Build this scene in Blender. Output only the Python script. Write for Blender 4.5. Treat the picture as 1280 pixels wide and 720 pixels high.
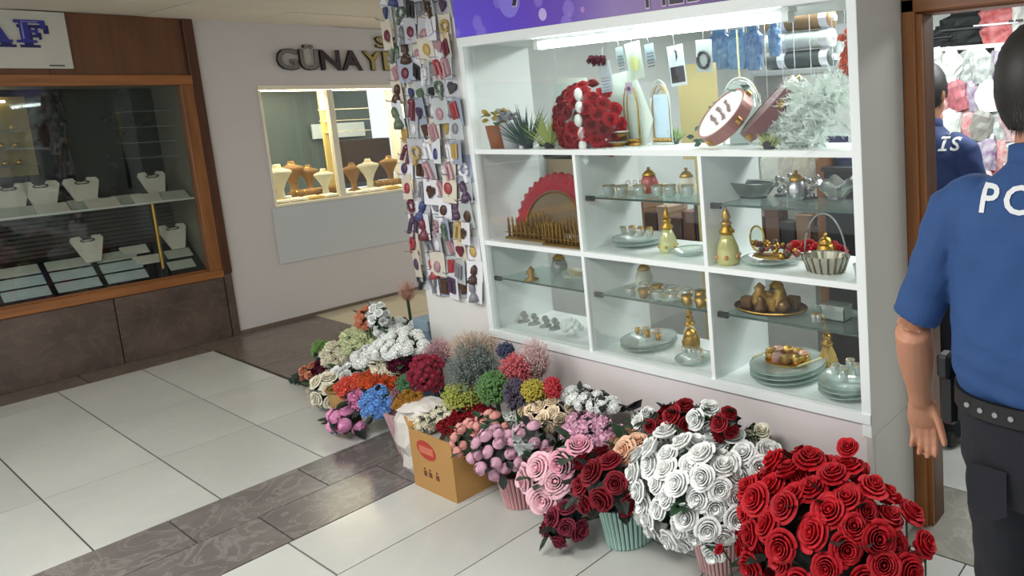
import bpy, bmesh, math, random
from mathutils import Vector, Matrix, Quaternion
random.seed(7)
PI=math.pi
for o in list(bpy.data.objects): bpy.data.objects.remove(o)
SC=bpy.context.scene; COL=SC.collection
# ---------------------------------------------------------------- camera
F,CX,CY=878.35,1032.95,237.73
CV=[[0.85206,0.04300,0.52166],[0.03300,0.98996,-0.13549],[-0.52302,0.13267,0.84190]]
def _rot(rx,ry,rz):
    Z=Matrix.Rotation(rz,3,'Z');X=Matrix.Rotation(rx,3,'X');Y=Matrix.Rotation(ry,3,'Y'); return Z@X@Y
M3=_rot(0.1332201914418576,0.555818529507391,-0.043899517298875375)
c0,c1,c2=M3.col[0],M3.col[1],M3.col[2]           # image-frame directions of world X, -Z, Y
W2C=Matrix((( c0[0],c2[0],-c1[0]),(c0[1],c2[1],-c1[1]),(c0[2],c2[2],-c1[2])))
CAM=Vector((0,0,1.66))
cam=bpy.data.objects.new('camera',bpy.data.cameras.new('camera')); COL.objects.link(cam)
FL=Matrix(((1,0,0),(0,-1,0),(0,0,-1)))
R=(FL@W2C).transposed()                          # camera local -> world
cam.matrix_world=Matrix.Translation(CAM)@R.to_4x4()
cam.data.sensor_fit='HORIZONTAL'; cam.data.sensor_width=36; cam.data.lens=F/1280*36
cam.data.shift_x=(640-CX)/1280; cam.data.shift_y=(CY-360)/1280
cam.data.clip_start=0.02
SC.camera=cam
def ray(x,y): return W2C.transposed()@Vector(((x-CX)/F,(y-CY)/F,1))
def at(x,y,Y): d=ray(x,y); return CAM+d*(Y/d.y)              # point of the plane Y=const
def atx(x,y,X): d=ray(x,y); return CAM+d*(X/d.x)
def atz(x,y,Z): d=ray(x,y); return CAM+d*((Z-CAM.z)/d.z)
def ppm(p): return F/((W2C@(Vector(p)-CAM)).z)
# ---------------------------------------------------------------- world + lights + exposure
w=bpy.data.worlds.new('world'); SC.world=w; w.use_nodes=True
w.node_tree.nodes['Background'].inputs[0].default_value=(0.93,0.97,1,1)
w.node_tree.nodes['Background'].inputs[1].default_value=0.85
def area(name,loc,rot,sx,sy,power,col=(1,1,1)):
    l=bpy.data.lights.new(name,'AREA'); l.shape='RECTANGLE'; l.size=sx; l.size_y=sy; l.energy=power; l.color=col
    o=bpy.data.objects.new(name,l); o.location=loc; o.rotation_euler=rot; COL.objects.link(o); return o
area('ceiling_lamp_light',(-1.6,0.1,2.38),(0,0,0),1.2,.5,34,(1,.98,.95))
area('ceiling_lamp_light',(-3.6,-0.1,2.38),(0,0,0),1.2,.5,30,(1,.98,.95))
area('ceiling_lamp_light',(-5.3,-1.4,2.38),(0,0,0),1.2,.5,14,(1,.96,.9))
area('shop_lamp_light',(-1.9,3.3,2.36),(0,0,0),2.2,.5,46,(.95,1,.99))
area('shop_lamp_light',(-0.3,3.4,2.36),(0,0,0),.9,.5,20,(.95,1,.99))
SC.view_settings.view_transform='Standard'; SC.view_settings.look='None'; SC.view_settings.gamma=1
SC.view_settings.use_curve_mapping=False; SC.view_settings.exposure=0.55
# ---------------------------------------------------------------- materials
def lin(h):
    h=h.lstrip('#'); v=[int(h[i:i+2],16)/255 for i in (0,2,4)]
    return tuple((c/12.92 if c<=.04045 else ((c+.055)/1.055)**2.4) for c in v)+(1,)
MATS={}
def mat(name,col,rough=.6,metal=0,col2=None,scale=8,amt=.5,bump=0,bscale=None,rnd=0,spec=None,emit=0,stretch=None,subs=0,sheen=0):
    if name in MATS: return MATS[name]
    m=bpy.data.materials.new(name); m.use_nodes=True; MATS[name]=m
    nt=m.node_tree; N=nt.nodes; L=nt.links; b=N['Principled BSDF']
    b.inputs['Roughness'].default_value=rough; b.inputs['Metallic'].default_value=metal
    if spec is not None: b.inputs['Specular IOR Level'].default_value=spec
    c1=lin(col); c2=lin(col2) if col2 else tuple(x*.82 for x in c1[:3])+(1,)
    tc=N.new('ShaderNodeTexCoord'); mp=N.new('ShaderNodeMapping'); L.new(tc.outputs['Object'],mp.inputs[0])
    if stretch: mp.inputs['Scale'].default_value=stretch
    oi=N.new('ShaderNodeObjectInfo')
    if rnd:   # every copy takes another piece of the pattern
        cv=N.new('ShaderNodeCombineXYZ'); ml=N.new('ShaderNodeMath'); ml.operation='MULTIPLY'; ml.inputs[1].default_value=37
        L.new(oi.outputs['Random'],ml.inputs[0]); L.new(ml.outputs[0],cv.inputs[0]); L.new(ml.outputs[0],cv.inputs[1]); L.new(cv.outputs[0],mp.inputs['Location'])
    n=N.new('ShaderNodeTexNoise'); n.inputs['Scale'].default_value=scale; n.inputs['Detail'].default_value=5
    L.new(mp.outputs[0],n.inputs['Vector'])
    cr=N.new('ShaderNodeValToRGB'); cr.color_ramp.elements[0].position=.5-.25*1; cr.color_ramp.elements[1].position=.75
    cr.color_ramp.elements[0].color=tuple(c1[i]*(1-amt)+c2[i]*amt for i in range(3))+(1,); cr.color_ramp.elements[1].color=c1
    L.new(n.outputs['Fac'],cr.inputs[0]); out=cr.outputs[0]
    if rnd:
        hs=N.new('ShaderNodeHueSaturation'); mr=N.new('ShaderNodeMapRange'); mr.inputs[3].default_value=1-rnd; mr.inputs[4].default_value=1+rnd
        L.new(oi.outputs['Random'],mr.inputs[0]); L.new(mr.outputs[0],hs.inputs['Value']); L.new(out,hs.inputs['Color']); out=hs.outputs[0]
    L.new(out,b.inputs['Base Color'])
    if bump:
        n2=N.new('ShaderNodeTexNoise'); n2.inputs['Scale'].default_value=bscale or scale*4; n2.inputs['Detail'].default_value=4
        L.new(mp.outputs[0],n2.inputs['Vector'])
        bp=N.new('ShaderNodeBump'); bp.inputs['Strength'].default_value=bump; bp.inputs['Distance'].default_value=.01
        L.new(n2.outputs['Fac'],bp.inputs['Height']); L.new(bp.outputs[0],b.inputs['Normal'])
    if emit:
        b.inputs['Emission Color'].default_value=c1; b.inputs['Emission Strength'].default_value=emit
    if subs:
        b.inputs['Subsurface Weight'].default_value=subs; b.inputs['Subsurface Radius'].default_value=(.02,.01,.008); b.inputs['Subsurface Scale'].default_value=.3
    if sheen: b.inputs['Sheen Weight'].default_value=sheen
    return m
def glass(name,tint=(1,1,1),gloss=.08,rough=.02,bump=0,white=0):
    if name in MATS: return MATS[name]
    m=bpy.data.materials.new(name); m.use_nodes=True; MATS[name]=m; nt=m.node_tree; N=nt.nodes; L=nt.links
    N.remove(N['Principled BSDF'])
    t=N.new('ShaderNodeBsdfTransparent'); t.inputs[0].default_value=(*tint,1)
    g=N.new('ShaderNodeBsdfGlossy'); g.inputs['Roughness'].default_value=rough
    lw=N.new('ShaderNodeLayerWeight'); lw.inputs[0].default_value=.25
    mr=N.new('ShaderNodeMapRange'); mr.inputs[3].default_value=gloss; mr.inputs[4].default_value=min(1,gloss*4+.25)
    L.new(lw.outputs['Fresnel'],mr.inputs[0])
    mx=N.new('ShaderNodeMixShader'); L.new(mr.outputs[0],mx.inputs[0]); L.new(t.outputs[0],mx.inputs[1]); L.new(g.outputs[0],mx.inputs[2])
    out=mx.outputs[0]
    if bump:
        n2=N.new('ShaderNodeTexNoise'); n2.inputs['Scale'].default_value=25; bp=N.new('ShaderNodeBump'); bp.inputs['Strength'].default_value=bump
        L.new(n2.outputs['Fac'],bp.inputs['Height']); L.new(bp.outputs[0],g.inputs['Normal'])
    if white:
        d=N.new('ShaderNodeBsdfDiffuse'); d.inputs[0].default_value=(.85,.92,.9,1); m2=N.new('ShaderNodeMixShader'); m2.inputs[0].default_value=white
        L.new(out,m2.inputs[1]); L.new(d.outputs[0],m2.inputs[2]); out=m2.outputs[0]
    L.new(out,N['Material Output'].inputs[0]); return m
def marble(name,ca,cb,vein,rough,vs=3,vamt=.5,rnd=.06):
    m=mat(name,ca,rough,0,cb,vs,.9,rnd=rnd); nt=m.node_tree; N=nt.nodes; L=nt.links; b=N['Principled BSDF']
    src=b.inputs['Base Color'].links[0].from_socket
    mp=[n for n in N if n.type=='MAPPING'][0]
    n=N.new('ShaderNodeTexNoise'); n.inputs['Scale'].default_value=vs*1.3; n.inputs['Detail'].default_value=8; n.inputs['Distortion'].default_value=1.6
    L.new(mp.outputs[0],n.inputs['Vector'])
    cr=N.new('ShaderNodeValToRGB'); e=cr.color_ramp.elements; e[0].position=.46; e[0].color=(0,0,0,1); e[1].position=.5; e[1].color=(1,1,1,1)
    e2=cr.color_ramp.elements.new(.54); e2.color=(0,0,0,1); L.new(n.outputs['Fac'],cr.inputs[0])
    ml=N.new('ShaderNodeMath'); ml.operation='MULTIPLY'; ml.inputs[1].default_value=vamt; L.new(cr.outputs[0],ml.inputs[0])
    mx=N.new('ShaderNodeMix'); mx.data_type='RGBA'; L.new(ml.outputs[0],mx.inputs[0]); L.new(src,mx.inputs[6]); mx.inputs[7].default_value=lin(vein)
    L.new(mx.outputs[2],b.inputs['Base Color']); return m
def wood(name,ca,cb,rough=.4,axis='z'):
    st={'z':(14,14,1.2),'y':(14,1.2,14),'x':(1.2,14,14)}[axis]
    return mat(name,ca,rough,0,cb,2.2,1,stretch=st,bump=.1)
white_paint=mat('white_paint','#e6e6e4',.45,amt=.12); cabinet_white=mat('cabinet_white','#e9efee',.35,amt=.1)
g_wall=mat('g_wall','#cdc6c3',.5,amt=.2,scale=1.5)
lilac_white=mat('plinth_white','#ded6d6',.45,amt=.1,scale=2)
ceil_m=mat('ceiling_cream','#ddd3c2',.7,amt=.4,scale=2,rnd=.05)
dark_gap=mat('dark_gap','#3a332c',.8)
tile_m=marble('tile_marble','#c6c8c3','#b2b5af','#d2d2cc',.2,1.1,.12,.06)
band_m=marble('band_marble','#77726f','#5d5856','#a09a98',.2,5,.35,.12)
brown_band_m=marble('brown_marble','#73665c','#5c5048','#8c8078',.22,3,.15,.06)
cream_tile=mat('cream_tile','#cfc3a4',.25)
grout=mat('grout','#403d39',.8)
clad_m=marble('cladding_marble','#66574e','#453a36','#80705f',.25,4,.2,.1)
wood_z=wood('wood_frame_z','#96602f','#6f4322'); wood_y=wood('wood_frame_y','#a3682f'.replace('2f','38'),'#7d4d26',axis='y'); wood_x=wood('wood_frame_x','#8d5527','#5f3515',axis='x')
wood_dark=wood('wood_dark','#5c3520','#3c2113'); fascia_m=wood('fascia_wood','#6e4526','#5a371e',.45)
black=mat('black','#16161a',.5); dark_grey=mat('dark_grey','#2b2b2e',.5); steel=mat('steel','#b8b8bc',.3,1)
gold=mat('gold','#c9a050',.28,1,'#a07830',30,bump=.3); dull_gold=mat('dull_gold','#a3803c',.4,.8,'#6e5224',30,bump=.4)
cream_velvet=mat('cream_velvet','#d8d4c4',.7); brown_velvet=mat('brown_velvet','#94704a',.7)
pane=glass('window_pane',(.94,.96,.95),.035); dpane=glass('display_pane',(.985,1,.995),.012)
shelf_glass=glass('shelf_glass',(.80,.90,.87),.06,white=.08); crystal=glass('crystal',(.93,.985,.96),.12,.05,.5,white=.2); edge_glass=mat('glass_edge','#3d524c',.15)
celo=glass('cellophane',(.93,.94,.94),.12,.12,.8,white=.25); 
# ---------------------------------------------------------------- mesh builder
class MB:
    def __init__(s): s.v=[]; s.f=[]; s.smooth=False
    def add(s,vs,fs):
        o=len(s.v); s.v+= [Vector(v) for v in vs]; s.f+=[tuple(i+o for i in f) for f in fs]; return s
    def box(s,a,b,c=0):
        a=Vector(a);b=Vector(b); lo=[min(a[i],b[i]) for i in range(3)]; hi=[max(a[i],b[i]) for i in range(3)]
        if c<=0:
            vs=[(x,y,z) for x in (lo[0],hi[0]) for y in (lo[1],hi[1]) for z in (lo[2],hi[2])]
            return s.add(vs,[(0,1,3,2),(4,6,7,5),(0,4,5,1),(2,3,7,6),(0,2,6,4),(1,5,7,3)])
        vs=[];
        for i,x in enumerate((lo[0],hi[0])):      # chamfered box: 24 verts
            for j,y in enumerate((lo[1],hi[1])):
                for k,z in enumerate((lo[2],hi[2])):
                    sx,sy,sz=(c if i==0 else -c),(c if j==0 else -c),(c if k==0 else -c)
                    vs+=[(x,y+sy,z+sz),(x+sx,y,z+sz),(x+sx,y+sy,z)]
        bm=bmesh.new(); [bm.verts.new(v) for v in vs]; r=bmesh.ops.convex_hull(bm,input=bm.verts); bm.verts.index_update()
        bm.verts.ensure_lookup_table(); out=[tuple(v.index for v in f.verts) for f in bm.faces]; cc=[v.co.copy() for v in bm.verts]; bm.free()
        return s.add(cc,out)
    def ring(s,pts_list,cap=True,close=False):
        n=len(pts_list[0]); vs=[p for r in pts_list for p in r]; fs=[]
        m=len(pts_list)
        for i in range(m-1 if not close else m):
            for j in range(n):
                a=i*n+j;b=i*n+(j+1)%n;c=((i+1)%m)*n+(j+1)%n;d=((i+1)%m)*n+j
                fs.append((a,b,c,d))
        if cap and not close: fs.append(tuple(range(n))[::-1]); fs.append(tuple((m-1)*n+j for j in range(n)))
        return s.add(vs,fs)
    def tube(s,path,r,n=8,cap=True,close=False):
        path=[Vector(p) for p in path]; rs=r if isinstance(r,(list,tuple)) else [r]*len(path); rings=[]
        up=Vector((0,0,1))
        for i,p in enumerate(path):
            if close: t=path[(i+1)%len(path)]-path[i-1]
            else: t=path[min(i+1,len(path)-1)]-path[max(i-1,0)]
            t.normalize(); u=up if abs(t.dot(up))<.95 else Vector((1,0,0)); a=t.cross(u).normalized(); b=t.cross(a)
            rings.append([p+(a*math.cos(2*PI*k/n)+b*math.sin(2*PI*k/n))*rs[i] for k in range(n)])
        return s.ring(rings,cap,close)
    def lathe(s,prof,c=(0,0,0),n=16,cap=True,sx=1,sy=1,flute=0,fn=0):
        c=Vector(c); rings=[]
        for r,z in prof:
            rings.append([c+Vector((math.cos(2*PI*k/n)*r*sx*(1+flute*(k%2)),math.sin(2*PI*k/n)*r*sy*(1+flute*(k%2)),z)) for k in range(n)])
        return s.ring(rings,cap)
    def ball(s,c,r,n=10,m=7,sc=(1,1,1)):
        prof=[(max(.001,math.sin(PI*i/m))*r,-math.cos(PI*i/m)*r) for i in range(m+1)]
        o=len(s.v); s.lathe(prof,(0,0,0),n)
        for i in range(o,len(s.v)): v=s.v[i]; s.v[i]=Vector((v.x*sc[0]+c[0],v.y*sc[1]+c[1],v.z*sc[2]+c[2]))
        return s
    def poly(s,pts,n,t):
        """flat polygon pts extruded by t along n"""
        n=Vector(n)*t; k=len(pts); vs=[Vector(p) for p in pts]; vs+= [p+n for p in vs]
        return s.add(vs,[tuple(range(k))[::-1],tuple(range(k,2*k))]+[(i,(i+1)%k,k+(i+1)%k,k+i) for i in range(k)])
    def xf(s,m,start=0):
        for i in range(start,len(s.v)): s.v[i]=m@s.v[i]
        return s
    def mesh(s,name='m',off=None,smooth=False):
        me=bpy.data.meshes.new(name); vs=s.v if off is None else [v-off for v in s.v]
        me.from_pydata([tuple(v) for v in vs],[],s.f); me.update()
        bm=bmesh.new(); bm.from_mesh(me); bmesh.ops.recalc_face_normals(bm,faces=bm.faces); bm.to_mesh(me); bm.free()
        if smooth or s.smooth:
            for p in me.polygons: p.use_smooth=True
        return me
def obj(name,me,m=None,parent=None,loc=(0,0,0)):
    o=bpy.data.objects.new(name,me); COL.objects.link(o); o.location=loc
    if m is not None:
        if not me.materials: me.materials.append(m)
    if parent is not None: o.parent=parent
    return o
def tag(o,label,cat,group=None):
    o['label']=label; o['category']=cat
    if group: o['group']=group
    return o
def thing(name,label,cat,loc=(0,0,0),group=None,rz=0):
    o=bpy.data.objects.new(name,None); COL.objects.link(o); o.location=loc; o.rotation_euler=(0,0,rz); o.empty_display_size=.05
    return tag(o,label,cat,group)
def part(name,mb,m,root,smooth=False,stuff=False,label=None):
    """mb is in world coordinates; root has no rotation"""
    off=Vector(root.location); pr=root.parent
    while pr is not None: off=off+Vector(pr.location); pr=pr.parent
    o=obj(name,mb.mesh(name,off,smooth),m,root)
    if stuff: o['kind']='stuff'
    if label: o['label']=label
    return o
def single(name,label,cat,mb,m,loc=(0,0,0),group=None,smooth=False):
    o=obj(name,mb.mesh(name,Vector(loc),smooth),m,None,loc); return tag(o,label,cat,group)
def struct(name,mb,m,parent=None,smooth=False):
    o=obj(name,mb.mesh(name,None,smooth),m,parent); 
    if parent is None: o['kind']='structure'
    return o
def dup(root,loc,rz=None,label=None,group=None,scale=None):
    r=root.copy(); COL.objects.link(r); r.location=loc
    if rz is not None: r.rotation_euler=(0,0,rz)
    if label: r['label']=label
    if group: r['group']=group
    if scale: r.scale=(scale,)*3
    for ch in list(root.children):
        c=ch.copy(); COL.objects.link(c); c.parent=r
        for g in ch.children:
            d=g.copy(); COL.objects.link(d); d.parent=c
    return r
def rnd(a,b): return random.uniform(a,b)
# ---------------------------------------------------------------- setting: floor
XW=-6.808; CZ=2.43; YD=1.98
fl=struct('floor',MB().box((-7.6,-3.2,-.06),(2.6,5.2,-.006)),grout)
G=.006
def tile(x0,x1,y0,y1,m,name='floor_tile'):
    o=obj(name,MB().box((-(x1-x0)/2+G/2,-(y1-y0)/2+G/2,-.02),((x1-x0)/2-G/2,(y1-y0)/2-G/2,0)).mesh(name),m,fl,((x0+x1)/2,(y0+y1)/2,rnd(-.0006,.0006))); return o
YE=2.17
for k in range(0,12):                      # strips running along Y in front of the display
    x1=-.04+.398*3-.398*k; x0=x1-.398
    if x0<-3.3: break
    off=(k%2)*.1
    for y0,y1 in ((-1.35-off,-.56-off),(-.56-off,.24-off),(.24-off,1.04-off),(1.04-off,1.84-off),(1.84-off,YE)):
        tile(x0,x1,y0,min(y1,YE),tile_m)
for y0,y1 in ((-1.3,-.5),(-.5,.3),(.3,.86),(.86,1.33),(1.33,YE)):      # dark marble band
    tile(-3.886,-3.56,y0,y1,band_m,'marble_slab'); tile(-3.56,-3.226,y0+.2,min(y1+.2,YE),band_m,'marble_slab')
for k in range(-4,3):                      # strips running along X towards the jewellers
    y0=.635+.405*k
    for x0,x1 in ((-4.66,-3.886),(-5.44,-4.66),(-6.22,-5.44),(-6.5,-6.22)):
        tile(x0,x1,y0,min(y0+.405,1.835),tile_m)
for k in range(-2,4): tile(XW,-6.5,-.7+.63*k,-.7+.63*(k+1),brown_band_m,'marble_slab')
tile(XW,-6.5,1.82,2.62,brown_band_m,'marble_slab')
for x0,x1 in ((-6.5,-5.75),(-5.75,-5.0),(-5.0,-4.3),(-4.3,-3.886)): tile(x0,x1,1.85,2.62,brown_band_m,'marble_slab')
for x0,x1 in ((XW,-6.0),(-6.0,-5.2),(-5.2,-4.4),(-4.4,-3.78)):
    tile(x0,x1,2.62,3.4,cream_tile); tile(x0,x1,3.4,4.2,cream_tile); tile(x0,x1,4.2,5,cream_tile)
# threshold slab and shop floor
tile(-1.1,.05,YE,2.6,marble('threshold_marble','#98958c','#7b7971','#b5b2aa',.25,4,.25,.03),'threshold_slab')
for i in range(10):
    for j in range(5): tile(-3.75+.42*i,-3.75+.42*(i+1),2.6+.42*j,2.6+.42*(j+1),tile_m)
# ---------------------------------------------------------------- ceiling
cl=struct('ceiling',MB().box((-7.6,-3.2,CZ+.03),(2.6,5.2,CZ+.1)),dark_gap)
for i in range(7):
    for j in range(-4,6):
        x1=-6.02+1.22*i; y0=1.22+.61*j
        o=obj('ceiling_panel',MB().box((x1-1.22+.004,y0+.003,CZ),(x1-.004,y0+.607,CZ+.025)).mesh('ceiling_panel'),ceil_m,cl)
        o.location.z=0.004 if (i+j)%3==0 else 0
# ---------------------------------------------------------------- left wall (both jewellers), X = XW
def wy(y0,y1,z0,z1,t=.1,x=XW): return ((x-t,y0,z0),(x,y1,z1))
wl=MB()
wl.box(*wy(2.10,2.454,0,CZ)); wl.box(*wy(2.454,3.66,0,.97)); wl.box(*wy(2.454,3.66,1.94,CZ)); wl.box(*wy(3.66,5.2,0,CZ))
wall=struct('wall_left',wl,g_wall)
wl2=MB().box(*wy(-3.2,2.10,0,.47)).box(*wy(-3.2,2.1,2.02,CZ,.08))
wj=struct('wall_jeweller',wl2,fascia_m)
y=2.05
for k in range(8):                         # stone cladding under the shop window
    y1=y; y0=y-.62
    obj('stone_slab',MB().box((XW,y0+.003,.0),(XW+.022,y1-.003,.475),.003).mesh(),clad_m,wj); y=y0
obj('stone_slab',MB().box((XW,2.053,0),(XW+.02,2.10,.5)).mesh(),clad_m,wj)
# fascia boards
for k in range(5):
    y1=2.03-.7*k
    obj('fascia_board',MB().box((XW,y1-.697,2.02),(XW+.012,y1,CZ)).mesh(),fascia_m,wj)
struct('trim_1',MB().box((XW-.02,2.045,.5),(XW+.03,2.105,CZ),.004),wood_dark)
# jeweller's window: wooden frame, glass
w1=struct('window_1',MB().box((XW-.05,-3.1,.535),(XW-.02,1.975,.55)),wood_y)
for n,a,b_,m in (('window_frame',(XW-.06,-3.2,.478),(XW+.035,2.05,.54),wood_y),('window_frame',(XW-.06,-3.2,1.947),(XW+.035,2.05,2.02),wood_y),('window_frame',(XW-.06,1.975,.54),(XW+.034,2.047,1.948),wood_z)):
    obj(n,MB().box(a,b_,.004).mesh(),m,w1)
obj('window_pane',MB().box((XW-.03,-3.1,.54),(XW-.024,1.975,1.947)).mesh(),pane,w1)
# jeweller's window interior (the case behind the glass)
cs=thing('jewellery_case','dark wood-framed jewellery shop window case under the blue-lettered sign','display case',(XW-.4,0,.5))
mirror=mat('dark_mirror','#2e3432',.12,.6)
part('case_floor',MB().box((XW-.62,-3.1,.47),(XW-.05,1.99,.52)),black,cs)
part('case_back',MB().box((XW-.66,-3.1,.5),(XW-.62,1.99,1.96)),mirror,cs)
part('case_side',MB().box((XW-.62,1.985,.5),(XW-.05,2.0,1.96)),mat('case_side_grey','#7d7a6c',.5),cs)
part('case_top',MB().box((XW-.62,-3.1,1.95),(XW-.05,2.0,1.97)),mat('case_top','#8b8878',.5),cs)
part('glass_shelf',MB().box((XW-.56,-3.1,1.098),(XW-.08,1.98,1.106)),shelf_glass,cs)
part('shelf_edge',MB().box((XW-.082,-3.1,1.095),(XW-.072,1.98,1.109)),mat('shelf_edge','#c8ccc2',.3),cs)
sl=MB()
for k in range(17):
    z=.56+.032*k; sl.box((XW-.615,-3.1,z),(XW-.59,1.98,z+.024))
part('slat_panel',sl,mat('slat_grey','#4a4643',.5),cs,stuff=True)
part('shelf_support',MB().tube([(XW-.16,1.76,.52),(XW-.16,1.76,1.1)],.012,8),gold,cs)
for k in range(4): part('side_shelf',MB().box((XW-.55,1.72,1.42+.115*k),(XW-.25,1.98,1.426+.115*k)),shelf_glass,cs)
tubelamp=mat('tube_lamp','#fff6e0',.4,emit=1.2)
# reflection of the shop interior, modelled as a lit cabinet behind the glass
lc=thing('cabinet_reflection','reflection of a lit glass cabinet of gold jewellery, modelled at the left end of the brown shop window','cabinet',(XW-.5,.95,1.35))
part('back_panel',MB().box((XW-.6,.85,1.35),(XW-.58,1.3,1.9)),mat('cab_gold','#8d7a40',.5),lc)
part('lamp',MB().box((XW-.56,.9,1.86),(XW-.54,1.2,1.875)),mat('warm_tube','#ffeec8',.4,emit=4),lc)
for k in range(3):
    part('shelf',MB().box((XW-.58,.9,1.42+.12*k),(XW-.4,1.25,1.425+.12*k)),shelf_glass,lc)
    mb=MB()
    for j in range(5): mb.ball((XW-.48,.94+.065*j,1.45+.12*k),.018,8,5)
    part('jewellery',mb,gold,lc,stuff=True)
# ---- necklace busts
def bust_mesh(w=.13,h=.12,lean=.05):
    """flat velvet necklace easel: neck notch on top, wide shoulders, narrow foot, 2.4 cm thick; faces +X"""
    pts=[]
    sh=[(-.5,.86),(-.44,.98),(-.2,1.0),(-.14,.9),(0,.84),(.14,.9),(.2,1.0),(.44,.98),(.5,.86),(.22,0),(-.22,0)]
    b=MB(); w*=1.12; h*=1.3; b.poly([Vector((lean-lean*2*z, y*w*1.05, z*h)) for y,z in sh],(1,0,.3),.018); return b
def bust(loc,w,h,label,m=cream_velvet,group='necklace easels in the brown shop window',flat=False):
    t=thing('necklace_easel',label,'jewellery stand',loc,group)
    b=bust_mesh(w,h); 
    if flat: b.xf(Matrix.Rotation(math.radians(62),4,'Y').inverted()@Matrix.Scale(1,4))
    obj('easel_board',b.mesh('easel'),m,t)
    if not flat:
        c=MB(); c.tube([Vector((.0+.012*math.sin(a),.035*math.cos(a),h*1.12+.012*math.sin(a))) for a in [2*PI*k/14 for k in range(14)]],.004,6,close=True)
        obj('neck_ring',c.mesh('ring'),dark_grey,t)
    return t
ZS=1.107
for i,(px,py,w) in enumerate(((12,243,.17),(52,240,.17),(104,237,.165),(192,228,.14))):
    p=atx(px,py,XW-.33); 
    bust((XW-.33,p.y,ZS),w*.95,.155,('cream necklace easel, leftmost standing on the glass shelf','cream necklace easel, second from left standing on the glass shelf','cream necklace easel, third from left standing on the glass shelf','small cream necklace easel standing alone right on the glass shelf')[i])
for i,(px,py) in enumerate(((115,330),(222,322),(262,318))):
    p=atx(px,py,XW-.3)
    bust((XW-.3,p.y,.712),.145,.14,('cream necklace easel in the middle of the case floor','cream necklace easel near the gold shelf support on the case floor','cream necklace easel in the right corner of the case floor')[i])
def tray(loc,wx,wy_,label,m,tilt=.1,group='jewellery trays in the brown shop window',pos=''):
    t=thing('jewellery_tray',label,'tray',loc,group)
    o=obj('tray_base',MB().box((-wx/2,-wy_/2,0),(wx/2,wy_/2,.012),.003).mesh(),m,t); o.rotation_euler=(0,tilt,0)
    o=obj('tray_pad',MB().box((-wx/2+.008,-wy_/2+.008,.012),(wx/2-.008,wy_/2-.008,.017)).mesh(),m,t); o.rotation_euler=(0,tilt,0)
    return t
pale=mat('pale_velvet','#b9bfb2',.7); paleb=mat('pale_blue_velvet','#b6c6c6',.7)
ordn=['leftmost','second from left','third from left','fourth from left','fifth from left','sixth from left','seventh from left','eighth from left']
for i,px in enumerate((18,62,106,128,160,186,218)):
    X=XW-.17 if i in (0,1,3,5,6) else XW-.26
    p=atx(px,250 if X>XW-.2 else 243,X); tray((X,p.y,ZS+.014),.13,.17,'pale jewellery tray on the glass shelf, %s in the row'%ordn[i],cream_velvet if i%2 else pale,.5)
part('sloping_floor',MB().poly([(XW-.07,-3.1,.538),(XW-.07,1.985,.538),(XW-.37,1.985,.758),(XW-.37,-3.1,.758)],(0,0,-1),.01),black,cs)
part('back_ledge',MB().box((XW-.6,-3.1,.748),(XW-.37,1.985,.758)),black,cs)
SLP=math.atan2(.22,.30)
for r,(X,zz) in enumerate(((XW-.125,.586),(XW-.215,.652),(XW-.305,.718))):
    for i in range(4):
        yy=1.55-.245*i
        tray((X,yy,zz),.09,.215,'pale jewellery tray on the black case floor, %s from the glass, %s from right'%(('first row','second row','third row','back row')[r],('first','second','third','fourth')[i]),paleb if r<2 else pale,SLP)
for i,(X,yy) in enumerate(((XW-.14,1.86),(XW-.23,1.70),(XW-.24,1.88),(XW-.33,1.66))):
    tray((X,yy,.538+(XW-.07-X)*.733+.012),.09,.15,('thick pale tray at the right front corner of the case floor','cream tray right of the middle necklace easel','grey tray at the right rear of the case floor','cream tray with raised pad right of the tray rows')[i],cream_velvet if i%2 else pale,SLP)
# ---- sign with blue letters
sg=thing('shop_sign','white sign board with blue shadowed letters above the brown window','sign',(XW+.02,1.1,2.06))
part('board',MB().box((XW+.012,-.3,2.06),(XW+.035,1.44,2.425)),mat('sign_cream','#c9c6ba',.5),sg)
blue=mat('sign_blue','#30308f',.5); blue_l=mat('sign_blue_light','#8c8fd0',.5); dkblue=mat('sign_shadow','#1d1c60',.5)
def letters(y0,z0,s,which):
    """slab serif capitals as strokes in the y,z plane"""
    bars={'F':[(0,0,.62,.12),(.14,.1,.42,.9),(0,.86,.95,1.0),(.78,.62,.95,.9),(.4,.45,.66,.57),(.6,.36,.7,.66)],
          'A':[(-.1,0,.34,.12),(.56,0,1.1,.12),(.3,.3,.7,.4)]}
    fs=[]
    for a in bars[which]: fs.append([(a[0],a[1]),(a[2],a[1]),(a[2],a[3]),(a[0],a[3])])
    if which=='A': fs+= [[(.02,.1),(.18,.1),(.5,.86),(.42,1.0)],[(.66,.1),(1.0,.1),(.66,1.0),(.36,1.0)]]
    out=[]
    for f in fs: out.append([(y0+p[0]*s,z0+p[1]*s) for p in f])
    return out
for nm,dx,dy,dz,m in (('letter_shadow',.036,.012,-.03,dkblue),('letter',.039,0,0,blue)):
    for ch,yy in (('F',1.205),('A',1.03)):
        mb=MB()
        for i,f in enumerate(letters(yy,2.222,.145,ch)): mb.poly([Vector((XW+dx+.0004*i,a+dy,b+dz)) for a,b in f],(1,0,0),.002)
        part(nm,mb,m,sg)
mb=MB()
for a in ((1.235,2.247,1.242,2.347),(1.235,2.353,1.31,2.359)): mb.box((XW+.041,a[0],a[1]),(XW+.0435,a[2],a[3]))
part('letter_highlight',mb,blue_l,sg)
part('maker_mark',MB().box((XW+.035,1.33,2.075),(XW+.037,1.40,2.083)),dark_grey,sg)
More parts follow.
